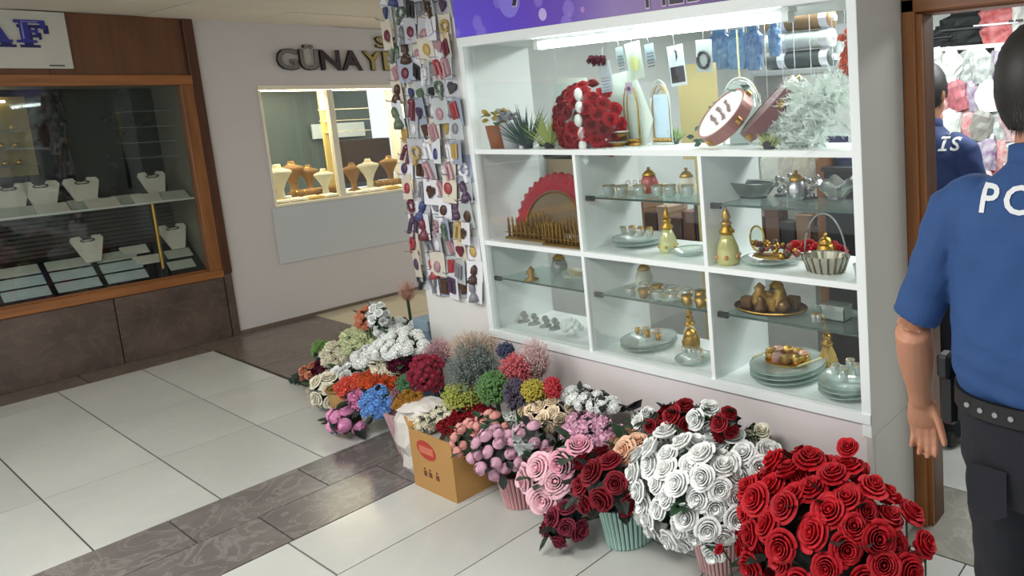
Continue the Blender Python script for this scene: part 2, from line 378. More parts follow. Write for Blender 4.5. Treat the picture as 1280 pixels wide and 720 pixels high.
# ---- second jeweller's window (white wall)
w2=struct('window_2',MB().box((XW-.12,2.454,.95),(XW-.1,3.66,.97)),white_paint)
cream_fr=mat('cream_frame','#efe6cf',.4)
for a,b_ in (((XW-.1,2.454,1.905),(XW+.008,3.66,1.94)),((XW-.1,2.454,.97),(XW+.008,2.47,1.9)),((XW-.06,2.94,.97),(XW+.004,2.985,1.9)),((XW-.1,3.6,.97),(XW+.008,3.66,1.9)),((XW-.1,2.454,.955),(XW+.02,3.66,.975))):
    obj('window_frame',MB().box(a,b_,.002).mesh(),cream_fr,w2)
obj('window_pane',MB().box((XW-.04,2.47,.975),(XW-.035,2.94,1.905)).mesh(),pane,w2)
obj('window_pane',MB().box((XW-.05,2.985,.975),(XW-.045,3.6,1.905)).mesh(),pane,w2)
# recessed panel below the window
struct('trim_2',MB().box((XW,2.43,.485),(XW+.012,3.75,.955),.003),mat('panel_grey','#c6c8c9',.45,amt=.1))
struct('baseboard_left',MB().box((XW,2.10,0),(XW+.01,5,.025)),mat('joint_brown','#6b5d50',.7))
cs2=thing('jewellery_case','warm-lit jewellery window case set in the white wall','display case',(XW-.4,3,.97))
part('case_floor',MB().box((XW-.55,2.45,.93),(XW-.1,3.66,.98)),mat('case_cream','#e0d6b8',.6),cs2)
part('case_back',MB().box((XW-1.6,1.95,.9),(XW-1.55,4.0,2.0)),mat('back_teal','#63706c',.3,amt=.8,scale=3),cs2)
part('case_top',MB().box((XW-1.6,2.42,1.94),(XW-.1,3.7,1.96)),white_paint,cs2)
part('case_side',MB().box((XW-.5,3.66,.97),(XW-.1,3.68,1.94)),cream_fr,cs2)
part('case_side',MB().box((XW-.9,2.43,.97),(XW-.1,2.45,1.94)),cream_fr,cs2)
part('lamp',MB().box((XW-.14,2.5,1.895),(XW-.12,3.6,1.905)),mat('warm_lamp','#fff0c8',.4,emit=9),cs2)
part('post',MB().box((XW-.3,2.99,1.0),(XW-.27,3.03,1.94)),mat('yellow_post','#d9c07a',.4),cs2)
for k in range(3): part('side_shelf',MB().box((XW-.35,3.0,1.53+.1*k),(XW-.15,3.33,1.536+.1*k)),cream_fr,cs2)
part('poster',MB().box((XW-1.5,3.4,1.45),(XW-1.48,3.9,1.6)),mat('poster_white','#dfe8e4',.5),cs2)
part('dark_cabinet',MB().box((XW-1.4,3.5,.98),(XW-1.2,4.0,1.42)),mat('dark_brown','#3c2c22',.6),cs2)
area('jeweller_case_light',(XW-.16,3.05,1.88),(0,math.radians(15),0),.1,1.0,13,(1,.86,.6))
area('jeweller_room_light',(XW-1.0,3.05,1.92),(0,0,0),.5,1.0,3.5,(.9,1,.95))
def torso_bust(loc,h,label,m):
    """necklace torso: neck, shoulders and chest tapering to a foot"""
    t=thing('necklace_bust',label,'jewellery stand',loc,'necklace busts in the white wall window')
    pr=[(.55,0),(.6,.04),(.32,.1),(.28,.3),(.5,.5),(.82,.68),(1,.76),(.9,.82),(.45,.87),(.3,.91),(.28,.98),(.2,1.0)]
    b=MB().lathe([(r*h*.34,z*h) for r,z in pr],n=16,sx=.45,sy=1)
    obj('torso',b.mesh('b',smooth=True),m,t)
    obj('neck_ring',MB().tube([(.045*h*math.cos(a),.1*h*math.sin(a),h*(.9)) for a in [2*PI*k/12 for k in range(12)]],.004,5,close=True).mesh('r'),gold,t)
    return t
for i,(px,py,h,m,d,lb) in enumerate(((350,238,.26,cream_velvet,.2,'cream necklace bust at the left end of the white wall window'),(366,222,.24,brown_velvet,.38,'brown necklace bust leaning behind the left cream bust'),(407,236,.20,cream_velvet,.2,'cream necklace bust just left of the window mullion'),(443,233,.22,brown_velvet,.28,'brown necklace bust right of the window mullion'),(462,222,.24,cream_velvet,.25,'tall cream necklace bust in the right window pane'),(488,218,.22,brown_velvet,.35,'brown necklace bust at the right of the window'),(512,220,.25,cream_velvet,.2,'cream necklace bust half hidden by the keyring column'),(384,205,.2,brown_velvet,.42,'small brown bust on the back step of the white wall window'))):
    p=atx(px,py,XW-d); torso_bust((XW-d,p.y,.982+(.0 if d<.3 else .03)),h*1.2,lb,m)
for i,(px,py,lb) in enumerate(((395,226,'left tan ring roll in the white wall window'),(490,212,'right tan ring roll in the white wall window'))):
    p=atx(px,py,XW-.3)
    t=thing('ring_roll',lb,'jewellery stand',(XW-.27,p.y,1.02),'ring rolls')
    obj('roll',MB().tube([(0,-.2,0),(0,.2,0)],.035,12).mesh(smooth=True),brown_velvet,t)
    for k in range(7): obj('ring_band',MB().tube([(0,-.18+.06*k,0),(0,-.174+.06*k,0)],.037,12).mesh(),gold,t)
for i in range(9):
    yy=2.53+.125*i
    for j in range(2):
        if j==1 and i in (4,5): continue
        tray((XW-.04-.09*j-.03,yy,.984),.07,.11,'%s tray in the white wall window, %s row, place %s from left'%(('white','golden')[(i*3+j)%5==1],('front','second')[j],('first','second','third','fourth','fifth','sixth','seventh','eighth','ninth')[i]),(mat('tray_white','#efece0',.5),mat('tray_gold','#d8b45e',.5))[(i*3+j)%5==1],.06,'trays in the white wall window')
# ---- 3D letters GÜNAYDIN
def text_mesh(s,size,extrude,offset=0,shear=0):
    c=bpy.data.curves.new('t','FONT'); c.body=s; c.size=size; c.extrude=extrude; c.offset=offset; c.resolution_u=3; c.shear=shear
    o=bpy.data.objects.new('t',c); COL.objects.link(o); dg=bpy.context.evaluated_depsgraph_get(); dg.update()
    me=bpy.data.meshes.new_from_object(o.evaluated_get(dg)); bpy.data.objects.remove(o); return me
def place_letters(word,y0,y1,z0,h,root,mats,x,ext=.008):
    mes=[text_mesh(ch,1,.05,.02) for ch in word]; ws=[max(v.co.x for v in m.vertices)-min(v.co.x for v in m.vertices) for m in mes]
    tot=sum(ws)+.09*(len(word)-1); k=(y1-y0)/tot; cur=y0
    for ch,me,wd,mm in zip(word,mes,ws,mats):
        lo=min(v.co.x for v in me.vertices); cap=h/.72
        for sc_,m,dx in ((1,mm,ext),(1.0,black,0)):
            m2=me.copy(); 
            for v in m2.vertices:
                a=(v.co.x-lo)*k; 
                v.co=Vector((x+dx+(v.co.z*.12),cur+a,z0+v.co.y*cap))
            m2.materials.clear()
            if m is black:
                for v in m2.vertices:
                    cyy=cur+wd*k/2; czz=z0+h/2
                    v.co.y+=.006*(1 if v.co.y>cyy else -1); v.co.z+=.006*(1 if v.co.z>czz else -1)
            o=obj('letter' if m is not black else 'letter_back',m2,m,root)
            o.location=-Vector(root.location)
        cur+=(wd+.09)*k
gl=thing('shop_lettering','raised metal letters reading GÜNAYDIN over the white wall window','sign',(XW,3.1,2.1))
silver=mat('letter_silver','#8a8684',.35,.7); goldl=mat('letter_gold','#a8935c',.35,.7); dkl=mat('letter_dark','#4b4345',.35,.6)
place_letters('GÜNAYDIN',2.61,3.78,2.072,.16,gl,[silver,silver,dkl,dkl,goldl,goldl,goldl,goldl],XW+.012)
gs=thing('shop_lettering','small raised letters SA above the GÜNAYDIN lettering','sign',(XW,3.6,2.3))
place_letters('SA',3.38,3.64,2.272,.09,gs,[goldl,goldl],XW+.012)
# ---------------------------------------------------------------- keyring column
single_col=MB().box((-3.79,YD,0),(-3.245,2.34,CZ),.004)
struct('wall_column',single_col,mat('column_white','#d9d8d4',.45,amt=.1))
kg='keyring cards on the white column'
card_w=mat('card_white','#dcdde2',.4,amt=.15); bag=glass('card_bag',(.95,.96,1),.15,.15,.6,white=.3)
ccol={'red':'#9c3c42','dark brown':'#4a3226','gold':'#b59a5a','black':'#222226','blue':'#3c4676','pink':'#a8828a','purple':'#4c3852','grey':'#7c7c84','green':'#5a6e58','white':'#d8d8dc','maroon':'#6a2838'}
def charm(kind):
    b=MB()
    if kind==0: b.ball((0,0,-.004),.016,10,7,(1,.35,1.2))
    if kind==1: b.poly([(x*.02,0,z*.02) for x,z in ((0,-1.1),(.9,0),(.8,.7),(.35,.85),(0,.5),(-.35,.85),(-.8,.7),(-.9,0))],(0,-1,0),.006)
    if kind==2: b.box((-.02,-.006,-.026),(.02,0,.024),.002); b.box((-.012,-.009,-.018),(.012,-.005,.012))
    if kind==3: b.tube([(.016*math.cos(a),-.004,.018*math.sin(a)) for a in [2*PI*k/12 for k in range(12)]],.005,6,close=True); b.tube([(0,-.004,-.016),(0,-.004,-.04)],.007,6)
    if kind==4: b.lathe([(.004,.03),(.012,.02),(.013,.0),(.007,-.006),(.016,-.02),(.02,-.036),(.01,-.04)],n=10)
    if kind==5: b.tube([(-.012,-.003,.02),(-.016,-.004,-.03)],.006,6); b.tube([(.01,-.003,.02),(.014,-.004,-.036)],.007,6); b.ball((0,-.004,.02),.012,8,6)
    return b.mesh('charm',smooth=kind in(0,4))
CH={}
CARD2=[mat('card_grey','#b4b6bc',.4,amt=.3,scale=40),mat('card_blue_grey','#9aa2b4',.4,amt=.3,scale=40),mat('card_cream','#cfc8b8',.4,amt=.3,scale=40)]
rown=['top','second','third','fourth','fifth','sixth','seventh','eighth','ninth','tenth','eleventh','twelfth','thirteenth','fourteenth','fifteenth','sixteenth','bottom']
coln=['leftmost','second','third','fourth','fifth','rightmost']
cardm=[MB().box((-.045,-.002,-.05),(.045,0,.05),.0009).mesh('card'),MB().box((-.036,-.002,-.055),(.036,0,.055),.0009).mesh('card')]
CM=[]
for me in cardm:
    for m_ in (card_w,card_w,*CARD2,bag): q_=me.copy(); q_.materials.append(m_); CM.append(q_)
pegm=MB().tube([(0,.004,.052),(0,-.03,.055),(0,-.034,.062)],.0022,5).mesh('peg')
keys=list(ccol)
for r in range(17):
    for c in range(6):
        col=keys[(r*7+c*5+random.randrange(4))%len(keys)]; kd=random.randrange(6)
        if c==5 and r in (12,13,15): col='dark brown'
        x=-3.755+.092*c+rnd(-.012,.012)-(.03 if c==0 else 0); z=2.36-.0985*r+rnd(-.012,.012)
        t=thing('keyring_card','keyring card with %s charm on the column, %s row, %s of its row'%(col,rown[r],coln[c]),'keyring',(x,YD-.006-.008*((r+2*c)%4),z),kg)
        s=rnd(1.1,1.35); t.scale=(s,s,s); t.rotation_euler=(rnd(-.1,.1),rnd(-.1,.1),rnd(-.25,.25))
        obj('card',random.choice(CM),None,t)
        if (kd,col) not in CH: CH[(kd,col)]=charm(kd); CH[(kd,col)].materials.append(mat('charm_'+col.replace(' ','_'),ccol[col],.35))
        o=obj('charm',CH[(kd,col)],None,t); o.location=(rnd(-.008,.008),-.004,rnd(-.008,.008)); o.scale=(1.25,)*3; o.rotation_euler=(0,rnd(-.4,.4),0)
        obj('hook',pegm,steel,t)
for me in cardm: pass
# ---------------------------------------------------------------- display cabinet
DX0,DX1=-3.243,-1.092; YB=2.34
dc=thing('display_cabinet','white built-in display cabinet with glass shelves full of gifts and trinkets','cabinet',(-2.17,YD,0))
fr=MB(); fr.box((DX0,YD,.555),(DX0+.035,YD+.03,2.0)); fr.box((DX1-.035,YD,.5),(DX1,YD+.03,CZ)); fr.box((DX0,YD-.004,1.962),(DX1,YD+.03,2.005)); fr.box((DX0,YD-.006,.548),(DX1,YD+.03,.582))
part('front_frame',fr,cabinet_white,dc)
part('side_panel',MB().box((DX0,YD+.03,.55),(DX0+.02,YB,1.98)),cabinet_white,dc)
part('side_panel',MB().box((DX1-.02,YD+.002,.5),(DX1+.0015,YB-.005,CZ)),mat('side_shaded','#bdbbb4',.45,amt=.1),dc,label='outer side panel beside the door, its shading in the colour')  # side face's shading is put into the colour, greyer than the front
part('top_panel',MB().box((DX0,YD+.03,1.975),(DX1-.02,YB,2.0)),cabinet_white,dc)
part('bottom_panel',MB().box((DX0+.02,YD+.03,.55),(DX1-.02,YB,.575)),cabinet_white,dc)
for z in (1.467,1.022): part('shelf_board',MB().box((DX0+.02,YD+.005,z-.01),(DX1-.02,YB,z+.012)),cabinet_white,dc)
for x in (-2.5,-1.79):
    for z0,z1 in ((.575,1.012),(1.034,1.457)): part('divider',MB().box((x-.009,YD+.006,z0),(x+.009,YB,z1)),cabinet_white,dc)
cols=((DX0+.02,-2.509),(-2.491,-1.799),(-1.781,DX1-.02))
for i,(a,b_) in enumerate(cols):
    for z in (.835,1.265):
        if i==0 and z>1: continue
        g=part('glass_shelf',MB().box((a+.03,YD+.045,z),(b_-.01,YB-.07,z+.006)),shelf_glass,dc)
        part('shelf_edge',MB().box((a+.03,YD+.042,z-.001),(b_-.01,YD+.046,z+.007)),edge_glass,g)
        part('clip',MB().box((a,YD+.04,z-.012),(a+.05,YD+.055,z+.01),.002),dark_grey,g)
for i,(a,b_) in enumerate(cols):
    part('glass_pane',MB().box((a,YD+.014,.582),(b_,YD+.018,1.455)),dpane,dc)
part('glass_pane',MB().box((DX0+.03,YD+.014,1.48),(-2.1,YD+.018,1.962)),dpane,dc); part('glass_pane',MB().box((-2.13,YD+.021,1.48),(DX1-.03,YD+.025,1.962)),dpane,dc)
tb=thing('tube_light','bright fluorescent tube under the top of the display cabinet','lamp',(-2.0,YD+.06,1.93))
part('tube',MB().tube([(-2.72,YD+.07,1.935),(-1.42,YD+.07,1.935)],.014,10),mat('tube_on','#f2fffb',.4,emit=14),tb)
part('housing',MB().box((-2.76,YD+.05,1.952),(-1.38,YD+.1,1.974)),white_paint,tb)
for x in (-2.74,-1.4): part('end_cap',MB().box((x-.015,YD+.05,1.918),(x+.015,YD+.09,1.952)),white_paint,tb)
struct('wall_plinth',MB().box((DX0,YD+.008,0),(DX1-.02,2.17,.55)).box((DX0,2.17,0),(DX1-.02,YB,.55)),lilac_white)
struct('trim_3',MB().box((DX1-.02,YD,0),(DX1,YD+.02,.5)).box((DX1-.018,YD+.02,0),(DX1+.001,YB-.005,.498)),MATS['side_shaded'])  # same shade-darkened colour continues below the side panel
# banner with a soft bokeh print
bn=thing('shop_banner','purple and blue printed banner over the display cabinet with outlined lettering','sign',(-2.2,YD-.01,2.006))
mbn=mat('banner_print','#6a55d8',.35)
nt=mbn.node_tree; N=nt.nodes; L=nt.links; b=N['Principled BSDF']
for l in list(b.inputs['Base Color'].links): L.remove(l)
tc=N.new('ShaderNodeTexCoord'); sp=N.new('ShaderNodeSeparateXYZ'); L.new(tc.outputs['Object'],sp.inputs[0])
cr=N.new('ShaderNodeValToRGB'); mr=N.new('ShaderNodeMapRange'); mr.inputs[1].default_value=-1.05; mr.inputs[2].default_value=1.1
L.new(sp.outputs[0],mr.inputs[0]); L.new(mr.outputs[0],cr.inputs[0])
E_=cr.color_ramp.elements; E_[0].position=0; E_[0].color=lin('#6c5ae6'); E_[1].position=.95; E_[1].color=lin('#4b2a78')
for p_,c_ in ((.2,'#6447cf'),(.36,'#6a48bd'),(.5,'#8f78b8'),(.62,'#84689f'),(.75,'#5d3a88')):
    e=cr.color_ramp.elements.new(p_); e.color=lin(c_)
vo=N.new('ShaderNodeTexVoronoi'); vo.inputs['Scale'].default_value=7; vo.inputs['Randomness'].default_value=1; L.new(tc.outputs['Object'],vo.inputs['Vector'])
r2=N.new('ShaderNodeValToRGB'); r2.color_ramp.elements[0].position=.22; r2.color_ramp.elements[0].color=(.35,.35,.35,1); r2.color_ramp.elements[1].position=.27; r2.color_ramp.elements[1].color=(0,0,0,1)
L.new(vo.outputs['Distance'],r2.inputs[0])
mx=N.new('ShaderNodeMix'); mx.data_type='RGBA'; L.new(r2.outputs[0],mx.inputs[0]); L.new(cr.outputs[0],mx.inputs[6]); mx.inputs[7].default_value=lin('#a99cf2')
L.new(mx.outputs[2],b.inputs['Base Color'])
part('banner_board',MB().box((DX0,YD-.004,2.006),(DX1-.05,YD+.03,CZ)),mbn,bn)
for (px,py,r,c_) in ((678,18,.026,'#c9b4f2'),(636,0,.075,'#8f80ee'),(728,12,.012,'#b48ad6'),(712,18,.01,'#9c80d8')):
    p=at(px,py,YD-.006); part('light_dot',MB().poly([(p.x+r*math.cos(a),YD-.0045,p.z+r*math.sin(a)) for a in [2*PI*k/24 for k in range(24)]],(0,-1,0),.0008),mat('dot_'+c_[1:],c_,.4),bn)
def flat_text(word,x0,z0,h,k,root,y,mA,mB_,adv=.105):
    cur=x0
    for ch in word:
        for nm,m,dy,grow in (('letter_outline',mB_,0,.0045),('letter',mA,-.0015,0)):
            me=text_mesh(ch,h/.72,.0008,grow-.001); lo=min(v.co.x for v in me.vertices)
            for v in me.vertices: v.co=Vector((cur+(v.co.x-(lo if nm=='letter' else lo+.0045))*k,y+dy-v.co.z*.5,z0+v.co.y))
            me.materials.clear(); o=obj(nm,me,m,root); o.location=-Vector(root.location)
            wd=max(v.co.x for v in me.vertices)-cur
        cur+=wd+.02
flat_text('HEDİYE',-1.99,2.018,.15,.85,bn,YD-.007,mat('letter_ink','#2b2430',.4),mat('letter_edge','#cfc4dc',.4))
flat_text('y',-2.80,2.17,.2,1,bn,YD-.007,MATS['letter_ink'],MATS['letter_edge'])
# ---------------------------------------------------------------- shop wall, doorway, interior
DXL=-1.045; 
struct('wall_right',MB().box((DX1+.005,2.335,2.0),(2.6,2.43,CZ)).box((.14,2.335,0),(2.6,2.43,2.0)),white_paint)
d1=struct('door_1',MB().box((DX1+.002,2.334,1.93),(.14,2.42,2.0),.003),wood_x)
obj('door_frame',MB().box((DX1+.004,2.30,0),(-1.04,2.33,1.98),.003).box((-1.045,2.32,0),(-1.02,2.425,1.93),.002).mesh(),wood_z,d1)
obj('door_jamb',MB().box((-1.052,2.332,0.0),(-1.018,2.42,1.93),.002).mesh(),wood_dark,d1)
obj('door_frame',MB().box((.08,2.32,0),(.14,2.425,1.93),.003).mesh(),wood_z,d1)
obj('door_header',MB().box((DX1+.004,2.30,1.935),(.14,2.33,2.005),.003).mesh(),wood_x,d1)
inner=mat('shop_wall','#c9cfcd',.6,amt=.3,scale=2)
struct('wall_back',MB().box((-4.2,4.75,0),(2.6,4.85,CZ)),inner)
struct('wall_inner',MB().box((-4.3,2.34,0),(-3.9,4.8,CZ)),inner)
struct('wall_inner_right',MB().box((1.5,2.43,0),(1.6,4.8,CZ)),inner)

# ---------------------------------------------------------------- flowers: petal-built blooms
def petal(b,ang,w,r0,r1,rt,h0,h1,ht,nc=4,cup=.15):
    rows=((r0,h0,.35),((r0+r1)/2+.35*(r1-r0),h0+(h1-h0)*.5,.85),(r1,h1,1.0),(rt,ht,.72)); o=[]
    for (r,h,ww) in rows:
        for c in range(nc+1):
            u=c/nc*2-1; a=ang+u*w*ww; rr=r*(1-cup*.3*u*u); hh=h-(.12*u*u*(h-h0))
            o.append((rr*math.cos(a),rr*math.sin(a),hh))
    n=nc+1; b.add(o,[(i*n+j,i*n+j+1,(i+1)*n+j+1,(i+1)*n+j) for i in range(3) for j in range(nc)])
def rose_mesh(seed,openness=1.0,layers=5):
    rd=random.Random(seed); b=MB()
    b.lathe([(.02,.1),(.1,.3),(.11,.75),(.05,.86),(.01,.8)],n=7)
    for k in range(layers):
        n=(2,3,4,5,6)[k]; f=(k+1)/layers; R_=.12+.64*f**1.0*openness; H=1.0-.42*f**2.2*openness
        for i in range(n):
            a=2*PI*(i/n)+k*1.1+rd.uniform(-.15,.15); q=1+rd.uniform(-.08,.08)
            curl=(.02,.04,.07,.13,.2)[k]*openness*q
            petal(b,a,PI/n*1.32,.05,R_*q,R_*q+curl,0,H*q,H*q-curl*.35+.02,nc=4)
    m=b.mesh('rose',smooth=True); return m
def bud_mesh(seed):      # closed round ranunculus or peony bud
    rd=random.Random(seed); b=MB(); b.ball((0,0,.5),.44,10,6,(1,1,1))
    for k in range(3):
        n=(3,4,5)[k]; R_=.42+.07*k
        for i in range(n):
            a=2*PI*i/n+k*.8+rd.uniform(-.1,.1)
            petal(b,a,PI/n*1.25,.1,R_+.06,R_*(.50+.16*k),.02,.55,.99-.08*k,nc=4,cup=.1)
    return b.mesh('bud',smooth=True)
def ruffle_mesh(seed,n=46,jag=.16,pw=.17,flat=.8):   # carnation, hydrangea and chrysanthemum heads
    rd=random.Random(seed); b=MB(); b.ball((0,0,.3),.6,9,6,(1,1,flat))
    for i in range(n):
        z=1-(i+.5)/n*1.45; a=i*2.39996+rd.uniform(-.2,.2); s=math.sqrt(max(0,1-z*z)); d=Vector((s*math.cos(a),s*math.sin(a),z)); r=.86+rd.uniform(-jag,jag)
        t=Vector((-math.sin(a+rd.uniform(-1,1)),math.cos(a),rd.uniform(-.3,.3))); t=(t-d*t.dot(d)).normalized(); q=d.cross(t)
        c=Vector((0,0,.3)); p=lambda x,y,h: c+Vector(((d.x*h+t.x*x+q.x*y),(d.y*h+t.y*x+q.y*y),(d.z*h+t.z*x+q.z*y)*flat))
        b.add([p(0,0,r-.3),p(pw*1.2,-pw*.4,r-.02),p(pw*.5,pw,r+.07),p(-pw*.5,pw,r+.03),p(-pw*1.2,-pw*.4,r)],[(0,1,2),(0,2,3),(0,3,4)])
    return b.mesh('ruffle')
def leaf_mesh():
    b=MB(); L_=[(0,0,0),(.22,.3,.02),(.3,.6,-.02),(.16,.88,-.08),(0,1.05,-.16),(-.16,.88,-.08),(-.3,.6,-.02),(-.22,.3,.02)]; b.add(L_+[(0,.3,-.06),(0,.6,-.08),(0,.88,-.12)],[(0,1,8),(1,2,9,8),(2,3,10,9),(3,4,10),(4,5,10),(5,6,9,10),(6,7,8,9),(7,0,8)]); return b.mesh('leaf')
SHAPES={'rose':[rose_mesh(s) for s in (1,2,3)],'rosebud':[rose_mesh(s,.55,4) for s in (5,6)],'bud':[bud_mesh(s) for s in (1,2)],
        'carnation':[ruffle_mesh(s) for s in (1,2)],'chrysanthemum':[ruffle_mesh(s,70,.05,.12,.7) for s in (1,2)],'peony':[rose_mesh(s,1.15,5) for s in (8,9)]}
BLM={}
def bloom(kind,m):
    k=(kind,m.name)
    if k not in BLM:
        BLM[k]=[]
        for me in SHAPES[kind]: c=me.copy(); c.materials.append(m); BLM[k].append(c)
    return random.choice(BLM[k])
LEAF=leaf_mesh(); leaf_m=mat('leaf_green','#2c4a30',.5,amt=.5,rnd=.25); leaf_dark=mat('leaf_dark','#202b24',.5,rnd=.2); leaf_light=mat('leaf_light','#5f8443',.5,rnd=.2)
LM={}
def leafmesh(m):
    if m.name not in LM: c=LEAF.copy(); c.materials.append(m); LM[m.name]=c
    return LM[m.name]
def petalmat(name,c,c2=None,rnd_=.1): return mat('petal_'+name,c,.55,0,c2,3,.6,rnd=rnd_,subs=.0,spec=.25)
PM={'red':petalmat('red','#c01a26','#7e0a14',.16),'white':petalmat('white','#f4f6f4','#e4e8e4',.02),'burgundy':petalmat('burgundy','#8e1d2a','#4f0e18',.2),'dusky':petalmat('dusky','#8a3043','#5b1b2b',.15),
 'pink':petalmat('pink','#f2c6cf','#e8adbb',.06),'hotpink':petalmat('hotpink','#efb2c4','#e28fa9',.05),'peach':petalmat('peach','#f2caae','#e3a989',.07),'lilacpink':petalmat('lilacpink','#e6bcd0','#d6a0bd',.06),
 'mauve':petalmat('mauve','#d3a9bb','#bb889e',.08),'dustypeach':petalmat('dustypeach','#d99c94','#b8736e',.1),'cream':petalmat('cream','#f0e0c4','#dfc6a2',.06),'ivory':petalmat('ivory','#f0ecd9','#dcd6bb',.04),
 'crimson':petalmat('crimson','#941823','#560c14',.15),'berry':petalmat('berry','#b04055','#7c2338',.15),'coral':petalmat('coral','#ea6c58','#cc4a3c',.08),'orange':petalmat('orange','#d8663c','#b04722',.1),
 'orchid':petalmat('orchid','#e39cc2','#cd78aa',.08),'skyblue':petalmat('skyblue','#7fb0e6','#5b8ccc',.08),'greenwhite':petalmat('greenwhite','#dde2bd','#bcc695',.05),'mustard':petalmat('mustard','#b98a3c','#8a6224',.15),
 'wine':petalmat('wine','#5f1633','#3c0c20',.15),'salmon':petalmat('salmon','#e09b7c','#c47453',.08),'yellow':petalmat('yellow','#e0b022','#b9861a',.08),'palelilac':petalmat('palelilac','#c8bccb','#8c7a92',.1)}
def bouquet(name,label,group,px,py,rx,ry,Y,kind,colr,bd,dens=1.0,depth=.85,leaves=10,lm=None,base=None,tilt=None,fol=True,cat='flowers',core=.62,col2=None,stemto=None):
    """dome of single blooms round a leafy core; px,py,rx,ry say where and how large it is at depth Y, bd the bloom's width"""
    c=at(px,py,Y); k=ppm(c); RX=rx/k*1.12; RZ=ry/k; RY=max(RX,RZ)*depth if depth else RX; bw=bd/k/2*1.05
    if c.y+RY>YD-.01: c.y=max(Y-.25,YD-.01-RY) if px>500 else c.y
    t=thing(name,label,cat,c,group)
    lm=lm or leaf_m
    if fol:
        lv=MB(); 
        for i in range(70):
            d=Vector((random.gauss(0,1),random.gauss(0,1),random.gauss(0,1))).normalized(); s=rnd(.45,.8)
            p=Vector((d.x*RX*s,d.y*RY*s,d.z*RZ*s)); o=len(lv.v)
            a=d.orthogonal().normalized(); a.rotate(Quaternion(d,rnd(0,6.28))); bb=d.cross(a); S=bw*rnd(.9,1.5)
            lv.add([p-a*S,p+bb*S*.5+d*S*.1,p+a*S,p-bb*S*.5+d*S*.1],[(0,1,2,3)])
        lv.ball((0,0,0),1,10,7,(RX*core,RY*core,RZ*core))
        o=obj('foliage',lv.mesh(),lm,t); o['kind']='stuff'
    area_=4*PI*((RX*RY)**1.6+(RX*RZ)**1.6+(RY*RZ)**1.6)**(1/1.6)/3**(1/1.6)
    n=max(5,int(area_/(PI*bw*bw)*.95*dens)); cnt=0
    for i in range(n):
        z=1-2*(i+.5)/n; a=i*2.399963+rnd(-.12,.12); s=math.sqrt(1-z*z); d=Vector((s*math.cos(a),s*math.sin(a),z))
        if d.y>.45 or d.z<-.72: continue
        q=rnd(.84,1.08)
        p=Vector((d.x*RX*q,d.y*RY*q,d.z*RZ*q)); nr=Vector((d.x/RX,d.y/RY,d.z/RZ)).normalized(); nr=(nr+Vector((rnd(-.3,.3),rnd(-.4,.1),rnd(-.1,.4)))).normalized()
        cm=PM[colr] if not col2 or random.random()>.35 else PM[col2]
        o=obj({'rosebud':'rose','bud':'bud'}.get(kind,kind),bloom(kind,cm),None,t); S=bw*rnd(.95,1.22)*(1.0 if kind!='bud' else 1.15)
        o.scale=(S,S,S*(1.15 if kind in('rose','rosebud') else 1)); qq=nr.to_track_quat('Z','Y'); o.rotation_mode='QUATERNION'; o.rotation_quaternion=qq@Quaternion((0,0,1),rnd(0,6.28)); o.location=p-nr*S*.6
        cnt+=1
    for i in range(leaves):
        d=Vector((rnd(-1,1),rnd(-1,.1),rnd(-.6,1))).normalized(); o=obj('leaf',leafmesh(lm),None,t); S=bw*rnd(1.3,2)
        o.location=(d.x*RX*.82,d.y*RY*.82,d.z*RZ*.82); o.scale=(S,S,S); o.rotation_mode='QUATERNION'; o.rotation_quaternion=(d+Vector((rnd(-.6,.6),rnd(-.6,.2),rnd(-.3,.6)))).normalized().to_track_quat('Y','Z')
    if stemto is None and c.z-RZ>.03 and fol:
        sb=MB()
        for i in range(3): sb.tube([(.02*(i-1),.01*i,-RZ*.2),(.012*(i-1)+.02,max(.02,1.86-c.y) if px>440 else .14,-c.z+.003)],.004,5)
        o=obj('stems',sb.mesh(),leaf_m,t); o['kind']='stuff'
    if stemto is not None:
        st=MB()
        for i in range(7):
            a=2*PI*i/7; st.tube([(math.cos(a)*RX*.4,math.sin(a)*RY*.3,-RZ*.2),(stemto[0]-c.x+.02*math.cos(a),stemto[1]-c.y+.02*math.sin(a),stemto[2]-c.z)],.004,5)
        o=obj('stems',st.mesh(),leaf_m,t); o['kind']='stuff'
    return t
def ribbed_pot(px,py,rx,Y0,h,label,ca,cb,n=36):
    """fluted paper-basket pot standing on the floor; px,py is the front foot"""
    c=atz(px,py,0); c.y+=.0; k=ppm(c); r=rx/k
    c=Vector((c.x+.02,c.y+r*.75,0))
    t=thing('flower_pot',label,'pot',c,'ribbed pots on the floor')
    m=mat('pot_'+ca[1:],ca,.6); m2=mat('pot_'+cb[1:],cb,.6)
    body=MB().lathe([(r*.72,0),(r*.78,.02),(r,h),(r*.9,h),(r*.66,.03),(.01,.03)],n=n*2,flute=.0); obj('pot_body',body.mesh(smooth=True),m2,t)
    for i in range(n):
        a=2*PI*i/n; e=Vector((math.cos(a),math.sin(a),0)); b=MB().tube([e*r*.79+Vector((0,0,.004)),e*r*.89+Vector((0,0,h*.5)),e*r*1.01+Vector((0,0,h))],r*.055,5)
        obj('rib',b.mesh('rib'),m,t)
    return t
ribbed_pot(764,684,36,1.62,.17,'mint green ribbed pot under the burgundy roses','#a9cbc0','#3c5a58')
ribbed_pot(634,634,30,1.6,.15,'pink ribbed pot under the mauve ranunculus buds','#d7a2a4','#8a5558')
ribbed_pot(880,716,34,1.65,.14,'pink ribbed pot under the white roses','#d2a9a8','#80504f')
ribbed_pot(1060,768,42,1.7,.20,'pale pink ribbed pot at the bottom edge under the red roses','#e3cdc8','#a07c78')
FG='flower bunches along the cabinet plinth'
